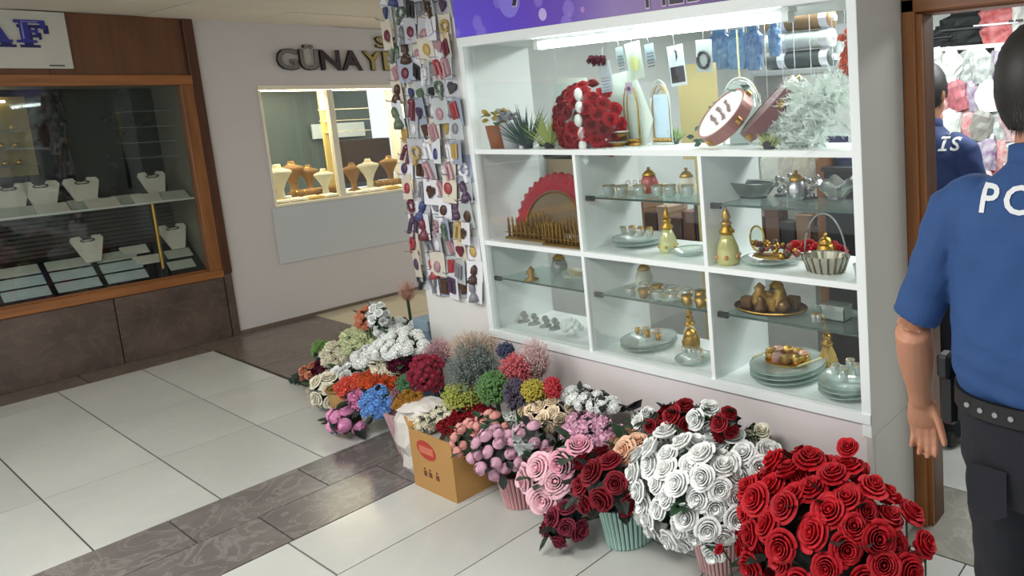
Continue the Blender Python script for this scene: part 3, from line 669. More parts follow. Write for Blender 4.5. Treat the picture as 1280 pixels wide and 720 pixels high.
bouquet('rose_bush','huge bush of bright red roses in the right foreground',FG,1030,668,112,88,1.70,'rose','red',37,dens=1.1,leaves=16,depth=.62,lm=leaf_dark)
bouquet('rose_bush','bright red roses rising at the top of the big red bush',FG,1015,605,62,34,1.78,'rose','red',34,dens=.9,leaves=5,depth=.6,lm=leaf_dark)
bouquet('rose_bush','large dense bush of white roses left of the red bush',FG,868,617,76,78,1.68,'rose','white',29,dens=1.15,leaves=6,depth=.62)
bouquet('rose_bush','white roses at the upper right of the white bush',FG,908,570,56,32,1.78,'rose','white',27,dens=1,leaves=5,depth=.5)
bouquet('rose_bunch','small bunch of white roses at the top behind the white bush',FG,880,522,18,17,1.78,'rose','white',24,leaves=3,depth=.8)
for i,(px,py,Y,bd,colr,lb) in enumerate(((1060,563,1.80,27,'red','highest single red rose standing above the red bush'),(1127,626,1.80,22,'red','small red rose sticking out at the upper right of the red bush'),(1151,682,1.76,20,'red','small red rose at the far right of the red bush'),(904,690,1.56,22,'red','red rosebud at the lower left of the red bush'),(1072,591,1.80,28,'red','red rose just below the highest red rose'),(1044,584,1.83,26,'red','red rose left of the highest pair above the red bush'))):
    c=at(px,py,Y); S=bd/ppm(c)/2*1.15; t=thing('single_rose',lb,'rose',c,'single red roses')
    o=obj('rose',bloom('rose' if i in(0,4,5) else 'rosebud',PM[colr]),None,t); o.scale=(S,)*3; o.rotation_euler=(rnd(.5,1.0),0,rnd(-.5,.5)); 
    obj('stem',MB().tube([(0,0.004,-.0),(0,.03,-.05),(-.01,.05,-.22)],.0035,6).mesh(),leaf_m,t)
    o=obj('leaf',leafmesh(leaf_m),None,t); o.location=(0,.02,-.07); o.scale=(.05,)*3; o.rotation_euler=(.5,0,rnd(-1,1))
bouquet('rose_bunch','bunch of dark red roses behind the white bush, left one',FG,850,522,23,21,1.76,'rose','crimson',25,leaves=4,lm=leaf_dark)
bouquet('rose_bunch','narrow bunch of dark red roses behind the white bush, right one',FG,908,530,15,20,1.76,'rose','crimson',22,leaves=4,lm=leaf_dark)
bouquet('rose_bunch','dark red roses between the peach roses and the white bush',FG,822,528,14,11,1.80,'rose','crimson',20,leaves=3,lm=leaf_dark)
bouquet('rose_bunch','greenish white rose at the right end of the bush tops',FG,944,548,17,15,1.88,'rose','ivory',24,leaves=3)
bouquet('rose_bunch','white roses at the right shoulder of the white bush',FG,955,575,24,22,1.86,'rose','white',25,leaves=3)
bouquet('rose_bunch','burgundy roses hanging over the mint green pot',FG,757,606,40,38,1.60,'rose','burgundy',29,dens=.9,leaves=8,depth=.7,lm=leaf_dark,stemto=(-2.06,1.72,.12))
bouquet('rose_bunch','dusky red roses drooping to the floor left of the mint green pot',FG,704,652,23,24,1.54,'rose','dusky',24,leaves=5,depth=.8,lm=leaf_dark)
bouquet('rose_bunch','pale pink roses left of the burgundy roses',FG,692,600,36,38,1.60,'peony','pink',31,leaves=6,depth=.75)
bouquet('rose_bunch','warm pink roses above the burgundy roses',FG,715,570,26,24,1.62,'rose','hotpink',34,dens=.8,leaves=3,depth=.75)
bouquet('rose_bunch','peach roses beside the burgundy roses',FG,790,563,26,20,1.72,'peony','peach',27,leaves=5,depth=.75)
bouquet('peony_bunch','lilac pink peonies in a row behind the pink roses',FG,742,540,42,17,1.76,'carnation','lilacpink',25,leaves=5,depth=.6,lm=leaf_dark)
bouquet('rose_bunch','small white roses beside the dark red tops, nearest the peonies',FG,806,524,14,13,1.84,'rose','white',19,leaves=3)
bouquet('ranunculus_bunch','mauve ranunculus buds hanging over the pink pot',FG,622,566,34,32,1.56,'bud','mauve',20,dens=1.1,leaves=8,depth=.7,lm=leaf_dark,stemto=(-2.6,1.7,.1))
bouquet('ranunculus_bunch','mauve ranunculus buds at the upper right of the pink pot',FG,662,548,24,22,1.62,'bud','mauve',20,dens=.8,leaves=6,depth=.7,lm=leaf_dark)
bouquet('ranunculus_bunch','dusty peach buds beside the cardboard box',FG,588,550,22,24,1.56,'bud','dustypeach',17,leaves=5,depth=.7)
bouquet('ranunculus_bunch','dusty peach buds behind the mauve buds',FG,614,531,22,15,1.60,'bud','dustypeach',17,leaves=3,depth=.7)
bouquet('rose_bunch','cream roses in the middle of the back row',FG,685,517,34,19,1.76,'rose','cream',18,leaves=6,depth=.6,lm=leaf_dark)
bouquet('chrysanthemum_bunch','white chrysanthemums against the plinth under the cabinet',FG,738,499,42,11,1.84,'chrysanthemum','white',17,leaves=5,depth=.4,lm=leaf_dark)
bouquet('berry_bunch','glossy pink berry bunch in the back row',FG,735,530,32,11,1.80,'carnation','berry',10,leaves=3,depth=.5,lm=leaf_dark)
bouquet('carnation_bunch','white carnations behind the mauve buds',FG,645,532,26,14,1.74,'carnation','white',17,leaves=3,depth=.6)
bouquet('carnation_bunch','dark red carnations lying on the cardboard box',FG,600,522,38,12,1.68,'carnation','crimson',13,leaves=5,depth=.6,lm=leaf_dark)
bouquet('carnation_bunch','dark red carnations at the left end of the cardboard box',FG,520,518,17,12,1.66,'carnation','crimson',13,leaves=3,depth=.7,lm=leaf_dark)
bouquet('carnation_bunch','white carnations lying across the top of the cardboard box',FG,530,527,20,11,1.60,'carnation','ivory',13,leaves=2,depth=.6,lm=leaf_dark)
bouquet('carnation_bunch','white carnations at the upper right of the cardboard box row',FG,556,517,18,10,1.64,'carnation','ivory',13,leaves=2,depth=.6,lm=leaf_dark)
bouquet('carnation_bunch','dark red carnations over the front rim of the cardboard box',FG,570,533,24,9,1.60,'carnation','crimson',12,leaves=2,depth=.6,lm=leaf_dark)
# heap on the left
HG='flower bunches heaped at the column foot'
for a in (('peony_bunch','orchid pink peonies at the lower front of the heap',432,524,20,19,1.62,'bud','orchid',22),
 ('peony_bunch','orchid pink peonies above the lowest pink ones',452,498,16,13,1.68,'carnation','orchid',18),
 ('hydrangea_bunch','sky blue hydrangeas in the heap',474,505,20,19,1.64,'carnation','skyblue',15),
 ('carnation_bunch','coral red carnations at the left of the heap',443,483,20,13,1.74,'carnation','coral',14),
 ('carnation_bunch','orange carnations in a row across the heap',483,472,30,11,1.78,'carnation','orange',13),
 ('rose_bunch','cream white roses over the brown pot',410,488,19,22,1.74,'rose','ivory',17),
 ('rose_bunch','white roses between the cream and green-white bunches',433,467,16,11,1.84,'rose','white',15),
 ('carnation_bunch','white carnation ball at the left rear of the heap',424,444,21,16,1.95,'carnation','ivory',14),
 ('carnation_bunch','greenish white carnations at the back of the heap',456,426,26,19,1.98,'carnation','greenwhite',14),
 ('carnation_bunch','white carnations in the centre of the heap',470,446,26,13,1.88,'chrysanthemum','white',15),
 ('carnation_bunch','cream carnations just above the orange ones',492,456,24,10,1.82,'carnation','ivory',13),
 ('carnation_bunch','white paper-wrapped carnations behind the wine red bunch',520,425,36,15,1.90,'chrysanthemum','white',13),
 ('lisianthus_bunch','pale lilac flowers in white wrap near the column',498,408,26,9,2.02,'chrysanthemum','white',12),
 ('carnation_bunch','wine red carnations against the white wrap',508,452,20,15,1.80,'carnation','wine',13),
 ('rose_bunch','salmon roses at the left edge of the heap',390,466,12,12,1.88,'rose','salmon',13),
 ('rose_bunch','dark wine roses beside the salmon ones',407,459,13,12,1.92,'rose','wine',13),
 ('chrysanthemum_bunch','single yellow chrysanthemum bunch at the back of the heap',435,420,9,7,2.05,'carnation','yellow',9),
 ('berry_bunch','mustard berry bunch in front of the green fern',515,502,21,12,1.64,'carnation','mustard',8),
 ('berry_bunch','coral red berry bunch beside the mist flowers',535,468,18,26,1.74,'carnation','berry',8),
 ('rose_bunch','orange brown dried flowers near the blue box',512,384,9,14,2.2,'carnation','salmon',9),
 ('rose_bunch','white flowers with black centres beside the column',527,380,10,14,2.15,'rose','white',10)):
    n_,lb,px,py,rx,ry,Y,kd,cl_,bd=a; bouquet(n_,lb,HG,px,py,rx,ry,Y,kd,cl_,bd,leaves=4,depth=.8,lm=leaf_dark if 'white' not in lb else leaf_m)
# feathery bunches: mist, ferns, statice
def mist(name,label,px,py,rx,ry,Y,cola,n=260,dot=.0035,group='feathery dried bunches',up=1.0,stem='#5a5648',dots=True,leafy=False,w=.0012):
    c=at(px,py,Y); k=ppm(c); RX=rx/k; RZ=ry/k; t=thing(name,label,'flowers',c,group)
    if c.y+RX*.7>YD-.01 and px>540: c.y=YD-.01-RX*.7; t.location=c
    s=MB(); d_=MB(); f=Vector((0,0,-RZ*1.1))
    for i in range(n):
        while True:
            p=Vector((rnd(-1,1),rnd(-1,1),rnd(-1,1)))
            if p.length<1: break
        p=Vector((p.x*RX,p.y*RX*.7,p.z*RZ)); q=f+(p-f)*rnd(.3,.6); a=Vector((1,.3,0)).normalized()*w*(3 if leafy else 1)
        s.add([q-a,q+a,p+a*.5,p-a*.5],[(0,1,2,3)])
        if dots:
            for j in range(2):
                e=p+Vector((rnd(-.008,.008),rnd(-.008,.008),rnd(-.008,.008))); r=dot*rnd(.7,1.3)
                d_.add([e+Vector((0,0,r)),e+Vector((r,0,-r*.5)),e+Vector((-r*.5,r*.8,-r*.5)),e+Vector((-r*.5,-r*.8,-r*.5))],[(0,1,2),(0,2,3),(0,3,1),(1,3,2)])
    o=obj('sprigs',s.mesh(),mat('sprig_'+stem[1:],stem,.7,rnd=.1),t); o['kind']='stuff'
    if dots: o=obj('florets',d_.mesh(),mat('floret_'+cola[1:],cola,.6,amt=.4),t); o['kind']='stuff'
    obj('stem_bundle',MB().tube([(0,0,-RZ*.5),(0,0,-RZ*1.1),(0,.01,min(-RZ*1.3,-c.z+.004))],.009,7).mesh(),leaf_m,t)
    return t
mist('dried_bunch','misty grey-green dried bunch in the middle of the flower row',592,465,40,38,1.76,'#5f6a66',1100,.004,stem='#4b544f')
mist('dried_bunch','hazy tan dried bunch on top of the grey-green mist',590,432,42,16,1.84,'#b0977e',700,.003,stem='#9a8775')
mist('dried_bunch','yellow-green feather grass in the middle of the row',580,495,32,18,1.70,'#97a03c',800,.004,stem='#8a9440')
mist('dried_bunch','bright green fern bunch right of the yellow-green grass',620,484,28,20,1.72,'#4f7a3c',800,.005,stem='#3f6434')
mist('dried_bunch','dark violet statice bunch beside the fern',645,492,18,20,1.72,'#4a4054',600,.005,stem='#35303a')
mist('dried_bunch','coral red mist bunch near the plinth',645,462,24,20,1.80,'#c0525a',800,.004,stem='#a04a4c')
mist('dried_bunch','pale pink mist bunch rising against the plinth',668,448,24,28,1.86,'#d3b2b0',600,.0025,stem='#b89a96')
mist('dried_bunch','yellow moss bunch at the right of the mist flowers',668,488,18,13,1.74,'#a8992e',600,.005,stem='#8b8030')
mist('dried_bunch','small bright red statice bunch at the right of the mist flowers',690,486,13,14,1.78,'#b3202c',500,.005,stem='#8a1e24')
mist('dried_bunch','navy blue statice tuft at the cabinet corner',632,438,12,9,1.86,'#2a3350',350,.005,stem='#2a3040')
mist('dried_bunch','deep green fern between the wine and mustard bunches',512,478,18,13,1.70,'#3c6a44',600,.005,stem='#2f5638')
mist('dried_bunch','pinkish mist bunch above the coral berries',548,440,22,18,1.82,'#b08088',500,.003,stem='#a07c80')
mist('fern_bunch','light green fern sprig at the left rear of the heap',403,437,15,13,2.0,'#6f9a45',600,.005,stem='#5c8a3c')
mist('fern_bunch','dark green leaf fan at the left edge of the heap',376,474,16,9,1.86,'#2b3d30',300,.006,stem='#24382b')
mist('fern_bunch','small potted green grass at the back of the heap',473,392,12,12,2.25,'#4a8a60',400,.004,stem='#3f7a54')
mist('fern_bunch','navy blue leaf sprig under the orchid pink peonies',421,546,14,11,1.62,'#2f3550',350,.006,stem='#2b3048')
mist('dried_bunch','brownish mauve dried tuft behind the sky blue hydrangeas',498,497,11,13,1.68,'#8a6064',350,.004,stem='#70504f')
mist('dried_bunch','thin pink dried branches at the back near the column',508,362,14,16,2.25,'#c99a88',200,.003,stem='#b07a60')
# brown pot, box, bags
c=atz(412,528,0); t=thing('flower_pot','tan cardboard pot at the left end of the flower heap','pot',(c.x,c.y+.1,0),'plain pots')
obj('pot_body',MB().lathe([(.07,0),(.09,.17),(.08,.17),(.06,.02)],n=16).mesh(smooth=True),mat('tan_card','#a5824e',.7),t)
obj('rim',MB().tube([(.09*math.cos(a),.09*math.sin(a),.17) for a in [2*PI*k/18 for k in range(18)]],.007,6,close=True).mesh(),mat('tan_card2','#8f6c3c',.7),t)
t=thing('flower_pot','mauve striped pot between the heap and the white bag','pot',(-3.55,1.72,0),'plain pots')
obj('pot_body',MB().lathe([(.07,0),(.115,.22),(.1,.22),(.06,.02)],n=20).mesh(smooth=True),mat('mauve_pot','#a8828a',.6),t)
for i in range(20):
    a=2*PI*i/20; e=Vector((math.cos(a),math.sin(a),0)); obj('rib',MB().tube([e*.071,e*.116+Vector((0,0,.22))],.006,5).mesh(),mat('mauve_rib','#c7a4aa',.6),t)
t=thing('rice_bucket','blue-grey tall paper box behind the flower heap beside the column','box',(-4.02,2.12,0)); 
t.name='paper_box'
obj('box_body',MB().box((-.07,-.07,0),(.07,.07,.50),.004).mesh(),mat('box_bluegrey','#6f8799',.7),t); obj('box_lid',MB().box((-.074,-.074,.44),(.074,.074,.505),.004).mesh(),mat('box_bluegrey2','#8ba0ae',.7),t)
# cardboard box
bx0=atz(572,630,0); bl=atz(524,601,0)
cb=mat('cardboard','#b58a50',.75,0,'#a67c44',5,.6,rnd=.03)
t=thing('cardboard_box','brown cardboard box with a red printed label full of red and white flowers','box',(bx0.x,bx0.y,0))
bw_,bdp,bh=.33,.24,.27
X1=bx0.x; X0=X1-bw_; Y0=bx0.y; Y1=Y0+.3
for a,b_ in (((X0,Y0,0),(X1,Y0+.006,bh)),((X0,Y1-.006,0),(X1,Y1,bh)),((X0,Y0+.006,0),(X0+.006,Y1-.006,bh)),((X1-.006,Y0+.006,0),(X1,Y1-.006,bh)),((X0+.006,Y0+.006,0),(X1-.006,Y1-.006,.006))): part('box_panel',MB().box(a,b_),cb,t)
lab=MB()
import math as _m
lx,lz=X0+.13,bh-.075
part('red_label',MB().poly([(lx+.075*math.cos(a)*(1 if abs(math.cos(a))<.9 else .98),Y0-.0005,lz+.042*math.sin(a)-.1*.075*math.cos(a)) for a in [2*PI*k/20 for k in range(20)]],(0,-1,0),.001),mat('label_red','#b03a30',.5),t)
part('label_band',MB().box((lx-.055,Y0-.002,lz-.018),(lx+.055,Y0-.0012,lz+.016)),mat('label_band','#c9705a',.5),t)
for dx in (-.04,.0,.055):
    part('printed_mark',MB().box((lx+dx,Y0-.0012,.07),(lx+dx+.024,Y0-.0004,.094)).box((lx+dx+.004,Y0-.0012,.1),(lx+dx+.018,Y0-.0004,.108)),mat('print_brown','#6a3e28',.6),t)
part('flap',MB().poly([(X0,Y0,bh),(X0,Y1,bh),(X0-.09,Y1-.03,bh+.02),(X0-.09,Y0+.03,bh+.02)],(0,0,1),.004),cb,t)
# crumpled bags
def crumple(loc,sx,sy,sz,seed,n=18,m=10,amp=.12):
    rd=random.Random(seed); b=MB(); rings=[]
    for j in range(m):
        f=j/(m-1); r=(.75+.35*math.sin(f*2.6)) if f<.85 else .62
        rings.append([Vector((math.cos(2*PI*k/n)*sx*r*(1+rd.uniform(-amp,amp)),math.sin(2*PI*k/n)*sy*r*(1+rd.uniform(-amp,amp)),f*sz)) for k in range(n)])
    b.ring(rings); b.v=[v+Vector(loc) for v in b.v]; return b
c=atz(508,600,0); t=thing('plastic_bag','crumpled milky white plastic bag on the floor left of the cardboard box','bag',(c.x-.01,c.y+.11,0))
o=obj('bag_body',crumple((0,0,0),.14,.1,.32,3,n=14,m=7,amp=.16).mesh(smooth=False),mat('bag_white','#cfcac2',.35,amt=.3),t)
obj('bag_opening',crumple((0,0,.30),.10,.07,.035,4,n=14,m=4,amp=.35).mesh(smooth=False),mat('bag_white2','#dcd8d2',.35),t)
def wrap(px,py,w,h,Y,label,m,seed,rot=0):
    c=at(px,py,Y); k=ppm(c); W=w/k;H_=h/k; rd=random.Random(seed); n,mm=9,5; b=MB(); vs=[];fs=[]
    for j in range(mm):
        for i in range(n):
            u=i/(n-1)-.5; v=j/(mm-1)
            vs.append((u*W*(.6+.6*v)+rd.uniform(-.01,.01),-.03*math.cos(u*3)+rd.uniform(-.012,.012),(v-.5)*H_+(rd.uniform(-.02,.02) if j==mm-1 else 0)))
    for j in range(mm-1):
        for i in range(n-1): fs.append((j*n+i,j*n+i+1,(j+1)*n+i+1,(j+1)*n+i))
    b.add(vs,fs); me=b.mesh(smooth=False); o=obj('wrapping_sheet',me,m,None,c); tag(o,label,'wrapping','loose wrapping sheets'); o.rotation_euler=(rnd(-.3,.3),rot,0)
    md=o.modifiers.new('t','SOLIDIFY'); md.thickness=.0015; return o
wrap(655,552,38,26,1.58,'crinkled clear cellophane beside the mauve buds',celo,5,.3)
wrap(697,556,30,18,1.66,'black wrapping paper behind the pink roses',mat('wrap_black','#1c1c20',.5),6)
wrap(668,580,42,26,1.66,'black wrapping paper right of the pink ribbed pot',mat('wrap_black','#1c1c20',.5),7)
wrap(780,503,60,14,1.88,'black wrapping paper under the white chrysanthemums',mat('wrap_black','#1c1c20',.5),8)
wrap(500,425,46,10,1.97,'dark purple striped wrap among the white bunches',mat('wrap_purple','#5b4660',.5),9,.2)
wrap(485,437,26,20,1.92,'white paper sheet in the centre of the heap',mat('wrap_white','#e2e4ea',.5),10)
wrap(470,412,24,64,2.22,'clear cellophane round the potted grass',celo,11)
# ---------------------------------------------------------------- goods in the display cabinet
gr2='gifts on the cabinet shelves'
def Z(row,glassy=False): return {1:1.479,2:(1.271 if glassy else 1.034),3:(.841 if glassy else .5755)}[row]
def loc(px,py,z):
    """point on the shelf of height z seen at this pixel, kept inside the cabinet"""
    p=atz(px,py,z); return Vector((p.x,min(max(p.y,YD+.07),YB-.06),z))
def plate(px,py,z,r,label,m=None,stack=1,foot=True):
    c=loc(px,py,z); c.y=max(c.y,YD+.03+r); t=thing('glass_plate',label,'plate',c,gr2); m=m or crystal
    for k in range(stack):
        zz=.018*k; obj('dish',MB().lathe([(r*.55,zz),(r*.6,zz+.004),(r*.98,zz+.018),(r,zz+.022),(r*.95,zz+.023),(r*.58,zz+.008),(.002,zz+.008)],n=32).mesh(smooth=True),m,t)
        obj('rim',MB().tube([(r*.99*math.cos(a),r*.99*math.sin(a),zz+.021) for a in [2*PI*k2/36 for k2 in range(36)]],.0025,6,close=True).mesh(smooth=True),mat('rim_glass','#8fa8a0',.15),t)
    return t,c
def cup(c,label,m=None,r=.027,h=.05,group='small cups on the glass plates'):
    t=thing('small_cup',label,'cup',c,group); m=m or crystal
    obj('bowl',MB().lathe([(r*.6,0),(r*.75,.004),(r,h),(r*.93,h),(r*.6,.008),(.001,.008)],n=14).mesh(smooth=True),m,t)
    obj('handle',MB().tube([(r*.9+.012*math.sin(a),0,h*.55+.014*math.cos(a)) for a in [PI*k/6 for k in range(7)]],.002,5).mesh(),gold,t)
    obj('gold_rim',MB().tube([(r*math.cos(a),r*math.sin(a),h) for a in [2*PI*k/14 for k in range(14)]],.0015,5,close=True).mesh(),gold,t)
    return t
def figurine(px,py,z,h,label,ca,cb,name='perfume_bottle'):
    """gilded flask with a pointed stopper and a glassy skirt"""
    c=loc(px,py,z); t=thing(name,label,'bottle',c,gr2)
    obj('flask',MB().lathe([(r*h,zz*h) for r,zz in ((.16,0),(.19,.03),(.2,.12),(.17,.3),(.12,.42),(.09,.5))],n=18).mesh(smooth=True),mat('flask_'+ca[1:],ca,.15,.2),t)
    obj('collar',MB().lathe([(r*h,zz*h) for r,zz in ((.1,.5),(.13,.53),(.13,.56),(.08,.6),(.08,.66),(.1,.68),(.06,.72))],n=16).mesh(smooth=True),gold,t)
    obj('stopper',MB().lathe([(r*h,zz*h) for r,zz in ((.05,.72),(.075,.78),(.055,.86),(.02,.93),(.025,.96),(.005,1.0))],n=14).mesh(smooth=True),gold,t)
    for k in range(6):
        a=2*PI*k/6; obj('ornament',MB().ball((.19*h*math.cos(a),.19*h*math.sin(a),.14*h),.04*h,8,5).mesh(smooth=True),mat('flask_'+cb[1:],cb,.3,.3),t)
    return t
def gilt_cluster(px,py,z,w,label,ca='#8a6a3c',cb='#b08b48',n=9,tray_m=None,h=.05):
    """a gilt tray carrying a crowd of small ornaments made as one piece"""
    c=loc(px,py,z); c.y=max(c.y,YD+.04+w*.35); t=thing('ornament_tray',label,'ornament',c,gr2); rr=w/2
    obj('tray',MB().lathe([(rr*.8,0),(rr,.012),(rr,.018),(rr*.85,.01),(.001,.01)],n=28,sy=.62).mesh(smooth=True),tray_m or dull_gold,t)
    for k in range(n):
        a=2*PI*k/n*1.0; q=rr*(.62 if k%2 else .3); x,y=q*math.cos(a),q*.6*math.sin(a); s=h*rnd(.7,1.15)
        m=mat('orn_'+(ca if k%2 else cb)[1:],ca if k%2 else cb,.3,.5)
        b=MB()
        if k%3==0: b.lathe([(s*.3,0),(s*.42,s*.3),(s*.2,s*.7),(s*.25,s*.8),(s*.05,s)],(x,y,.01),n=10)
        elif k%3==1: b.box((x-s*.35,y-s*.25,.01),(x+s*.35,y+s*.25,.01+s*.6),s*.06)
        else: b.ball((x,y,.01+s*.35),s*.35,9,6)
        obj('ornament',b.mesh(smooth=k%3!=1),m,t)
    obj('gilt_rim',MB().tube([(rr*math.cos(a),rr*.62*math.sin(a),.018) for a in [2*PI*k/28 for k in range(28)]],.003,6,close=True).mesh(),gold,t)
    return t
# --- top row, from the left
def planter(px,py,w,h,label,pc,fc,n=26,leafy='#5d7a3a'):
    c=loc(px,py,Z(1)); t=thing('small_planter',label,'planter',c,'small planters at the left of the top shelf')
    obj('pot',MB().lathe([(w*.36,0),(w*.5,h),(w*.44,h),(w*.3,.01)],n=12).mesh(smooth=True),mat('planter_'+pc[1:],pc,.6),t)
    for k in range(n):
        d=Vector((rnd(-1,1),rnd(-.8,.8),rnd(.2,1.2))); o=obj('flower',bloom('carnation',mat('pl_'+fc[1:],fc,.6)) if k%2 else leafmesh(mat('lf_'+leafy[1:],leafy,.6)),None,t)
        S=.016 if k%2 else .03; o.scale=(S,)*3; o.location=Vector((0,0,h))+d*w*.5; o.rotation_euler=(rnd(-.8,.8),rnd(-.8,.8),rnd(0,6))
    return t
planter(608,187,.11,.11,'terracotta planter with yellow flowers at the left end of the top shelf','#a05c34','#d0b04a')
planter(634,186,.09,.12,'pale planter with violet and white flowers beside the terracotta one','#c9c6cc','#c5bfc9')
planter(655,180,.09,.1,'dark planter with a blue ribbon at the foot of the fern','#3c4450','#5a6a8a')
def tuft(px,py,z,r,label,m,n=60,name='artificial_fern',rz=1.2):
    c=loc(px,py,z); t=thing(name,label,'plant',c,'artificial plants in the cabinet'); s=MB()
    for i in range(n):
        d=Vector((rnd(-1,1),rnd(-.6,.6),rnd(.3,1.2)*rz)).normalized()*r*rnd(.6,1.1); a=Vector((.0022,.001,0)); q=d*.1
        s.add([q-a,q+a,d*.6+a*1.6,d,d*.6-a*1.6],[(0,1,2,3,4)])
    o=obj('fronds',s.mesh(),m,t); o['kind']='stuff'; obj('base',MB().lathe([(.02,0),(.025,.02),(.015,.03)],n=8).mesh(),dark_grey,t); return t
t=tuft(655,186,Z(1),.2,'tall dark green artificial fern at the left of the top shelf',mat('fern_dark','#35564c',.6),90)
tuft(663,188,Z(1),.17,'yellow-green artificial grass beside the fern on the top shelf',mat('fern_lime','#a3b25a',.6),60)
# wrapped bouquet of roses
c=at(740,152,YD+.17); t=thing('rose_bouquet','large wrapped bouquet of crimson roses with a white ribbon on the top shelf','bouquet',c,None)
RR=.138
for i in range(100):
    z=1-2*(i+.5)/100; a=i*2.399963; s_=math.sqrt(1-z*z); d=Vector((s_*math.cos(a),-abs(s_*math.sin(a)) if False else s_*math.sin(a),z))
    if d.y>.1: continue
    if -.02<d.x-.30<.14: continue
    o=obj('rose',bloom('rose',PM['crimson' if i%4==0 else 'red']),None,t); S=.037; o.scale=(S,)*3; o.location=Vector((d.x*RR*1.15,d.y*RR*.85,d.z*RR*1.1)); o.rotation_mode='QUATERNION'; o.rotation_quaternion=d.to_track_quat('Z','Y')
obj('core',MB().ball((0,0,0),1,12,8,(RR*.75,RR*.45,RR*.75)).mesh(),PM['crimson'],t)
rb=MB()
for k in range(6): rb.ball((.062+.008*(k%2),-.125+.006*abs(k-2),.12-.055*k),.026,8,6,(.75,.6,1.1))
obj('ribbon',rb.mesh(smooth=True),PM['white'],t)
def sheet(pts,th=.002): return MB().poly([Vector(p) for p in pts],(0,1,0),th)
wm=mat('wrap_paper','#c9d6cd',.5,amt=.3)
for pts in (((-.42,.09,-.0),(-.30,.07,.21),(-.08,.06,.2),(-.02,.05,-.17),(-.25,.06,-.16)),((-.38,.05,-.06),(-.2,.03,.1),(-.1,.02,-.17),(-.28,.04,-.17)),((.02,.08,-.16),(.0,.08,.2),(.2,.08,.22),(.3,.08,.0),(.22,.08,-.16))):
    obj('wrapping',sheet(pts).mesh(),wm,t)
obj('black_lining',sheet(((-.40,.0,-.08),(-.1,-.01,-.17),(-.36,0,-.172)),.004).mesh(),black,t)
# candle plate
pl_,c=plate(771,183,Z(1),.055,'gilt candle stand in front of the rose bouquet',gold)
obj('candle_dish',MB().lathe([(.035,.03),(.05,.05),(.052,.06),(.045,.056)],n=20).mesh(smooth=True),gold,pl_); obj('candle_column',MB().lathe([(.02,.0),(.01,.02),(.02,.035)],n=12).mesh(smooth=True),gold,pl_); obj('candle_top',MB().lathe([(.058,.062),(.06,.068),(.001,.07)],n=24).mesh(smooth=True),cream_velvet,pl_)
# gilt arches / lantern frames
def arch(px,py,w,h,label,m,panel=None):
    c=loc(px,py,Z(1)); t=thing('gilt_arch',label,'frame',c,'gilt frames on the top shelf')
    path=[(-w/2,0,.012),(-w/2,0,h*.6)]+[(-w/2*math.cos(a),0,h*.6+h*.4*math.sin(a)) for a in [PI*k/10 for k in range(1,10)]]+[(w/2,0,h*.6),(w/2,0,.012)]
    obj('arch',MB().tube(path,.0035,6).mesh(smooth=True),m,t)
    obj('arch_inner',MB().tube([(p[0]*.82,.012,p[2]*.94) for p in path],.0025,6).mesh(smooth=True),m,t)
    obj('foot',MB().lathe([(w*.5,0),(w*.55,.005),(w*.5,.012)],n=20,sy=.4).mesh(),m,t)
    if panel: obj('panel',MB().box((-w*.36,.004,.03),(w*.36,.008,h*.78)).mesh(),panel,t)
    b=MB()
    for k in range(7): b.ball((-w*.4+w*.8*k/6,-.004,.022),.009,7,5)
    obj('ornament',b.mesh(smooth=True),gold,t)
    return t
arch(792,182,.085,.27,'slim gilt arch frame right of the candle stand',gold)
arch(829,181,.115,.28,'pale arch frame with light blue panel on a gilt base',mat('arch_silver','#cdd2cc',.3,.4),mat('arch_panel','#b8cfdf',.4))
arch(849,178,.10,.26,'gilt carved arch frame beside the pale arch',gold,mat('arch_gold_panel','#d8c07c',.4))
# hanging printed cards
def hcard(px,py,w,h,label,ca,mk,rot=0,Y=YD+.09,mark='#2b2b33'):
    c=at(px,py,Y); t=thing('hanging_card',label,'card',c,'cards hanging in the top of the cabinet'); k=ppm(c); W=w/k;H_=h/k; t.rotation_euler=(0,rot,0)
    obj('card',MB().box((-W/2,0,-H_/2),(W/2,.002,H_/2),.0008).mesh(),mat('card_'+ca[1:],ca,.5),t)
    obj('hook',MB().tube([(0,0,H_/2),(0,0,H_/2+.05),(0,.01,H_/2+.06)],.0012,5).mesh(),steel,t)
    m=mat('mark_'+mark[1:],mark,.5)
    if mk=='ring': obj('bracelet',MB().tube([(.028*math.cos(a),-.006,-H_*.12+.03*math.sin(a)) for a in [2*PI*k2/20 for k2 in range(20)]],.006,7,close=True).mesh(smooth=True),m,t)
    if mk=='half': obj('print',MB().box((-W*.42,-.001,-H_*.42),(W*.42,0,-H_*.02)).mesh(),m,t); obj('print',MB().poly([(W*(.0),-.001,H_*.1),(W*.12,-.001,H_*.2),(W*.1,-.001,H_*.36),(-W*.05,-.001,H_*.4),(W*.02,-.001,H_*.3)],(0,-1,0),.0008).mesh(),m,t)
    if mk=='oval': obj('print',MB().poly([(W*.28*math.cos(a),-.001,H_*.2*math.sin(a)-H_*.08) for a in [2*PI*k2/16 for k2 in range(16)]],(0,-1,0),.0008).mesh(),m,t)
    if mk=='lines':
        for j in range(5): obj('print_line',MB().box((-W*.35,-.001,-H_*.05-.013*j),(W*.35,0,-H_*.05-.013*j+.004)).mesh(),m,t)
    return t
hcard(757,96,22,38,'blue-grey lined card hanging behind the violet flowers','#b9c4cc','lines',-.08,mark='#8d99a3')
hcard(793,76,27,46,'pale card with a yellow-green oval print','#bccabb','oval',-.12,mark='#c9cf8a')
hcard(846,82,27,50,'white card with dark ink print hanging in the middle','#cfdbe0','half',-.08)
hcard(880,70,26,40,'pale card holding a black bracelet','#aebbb9','ring',.03)
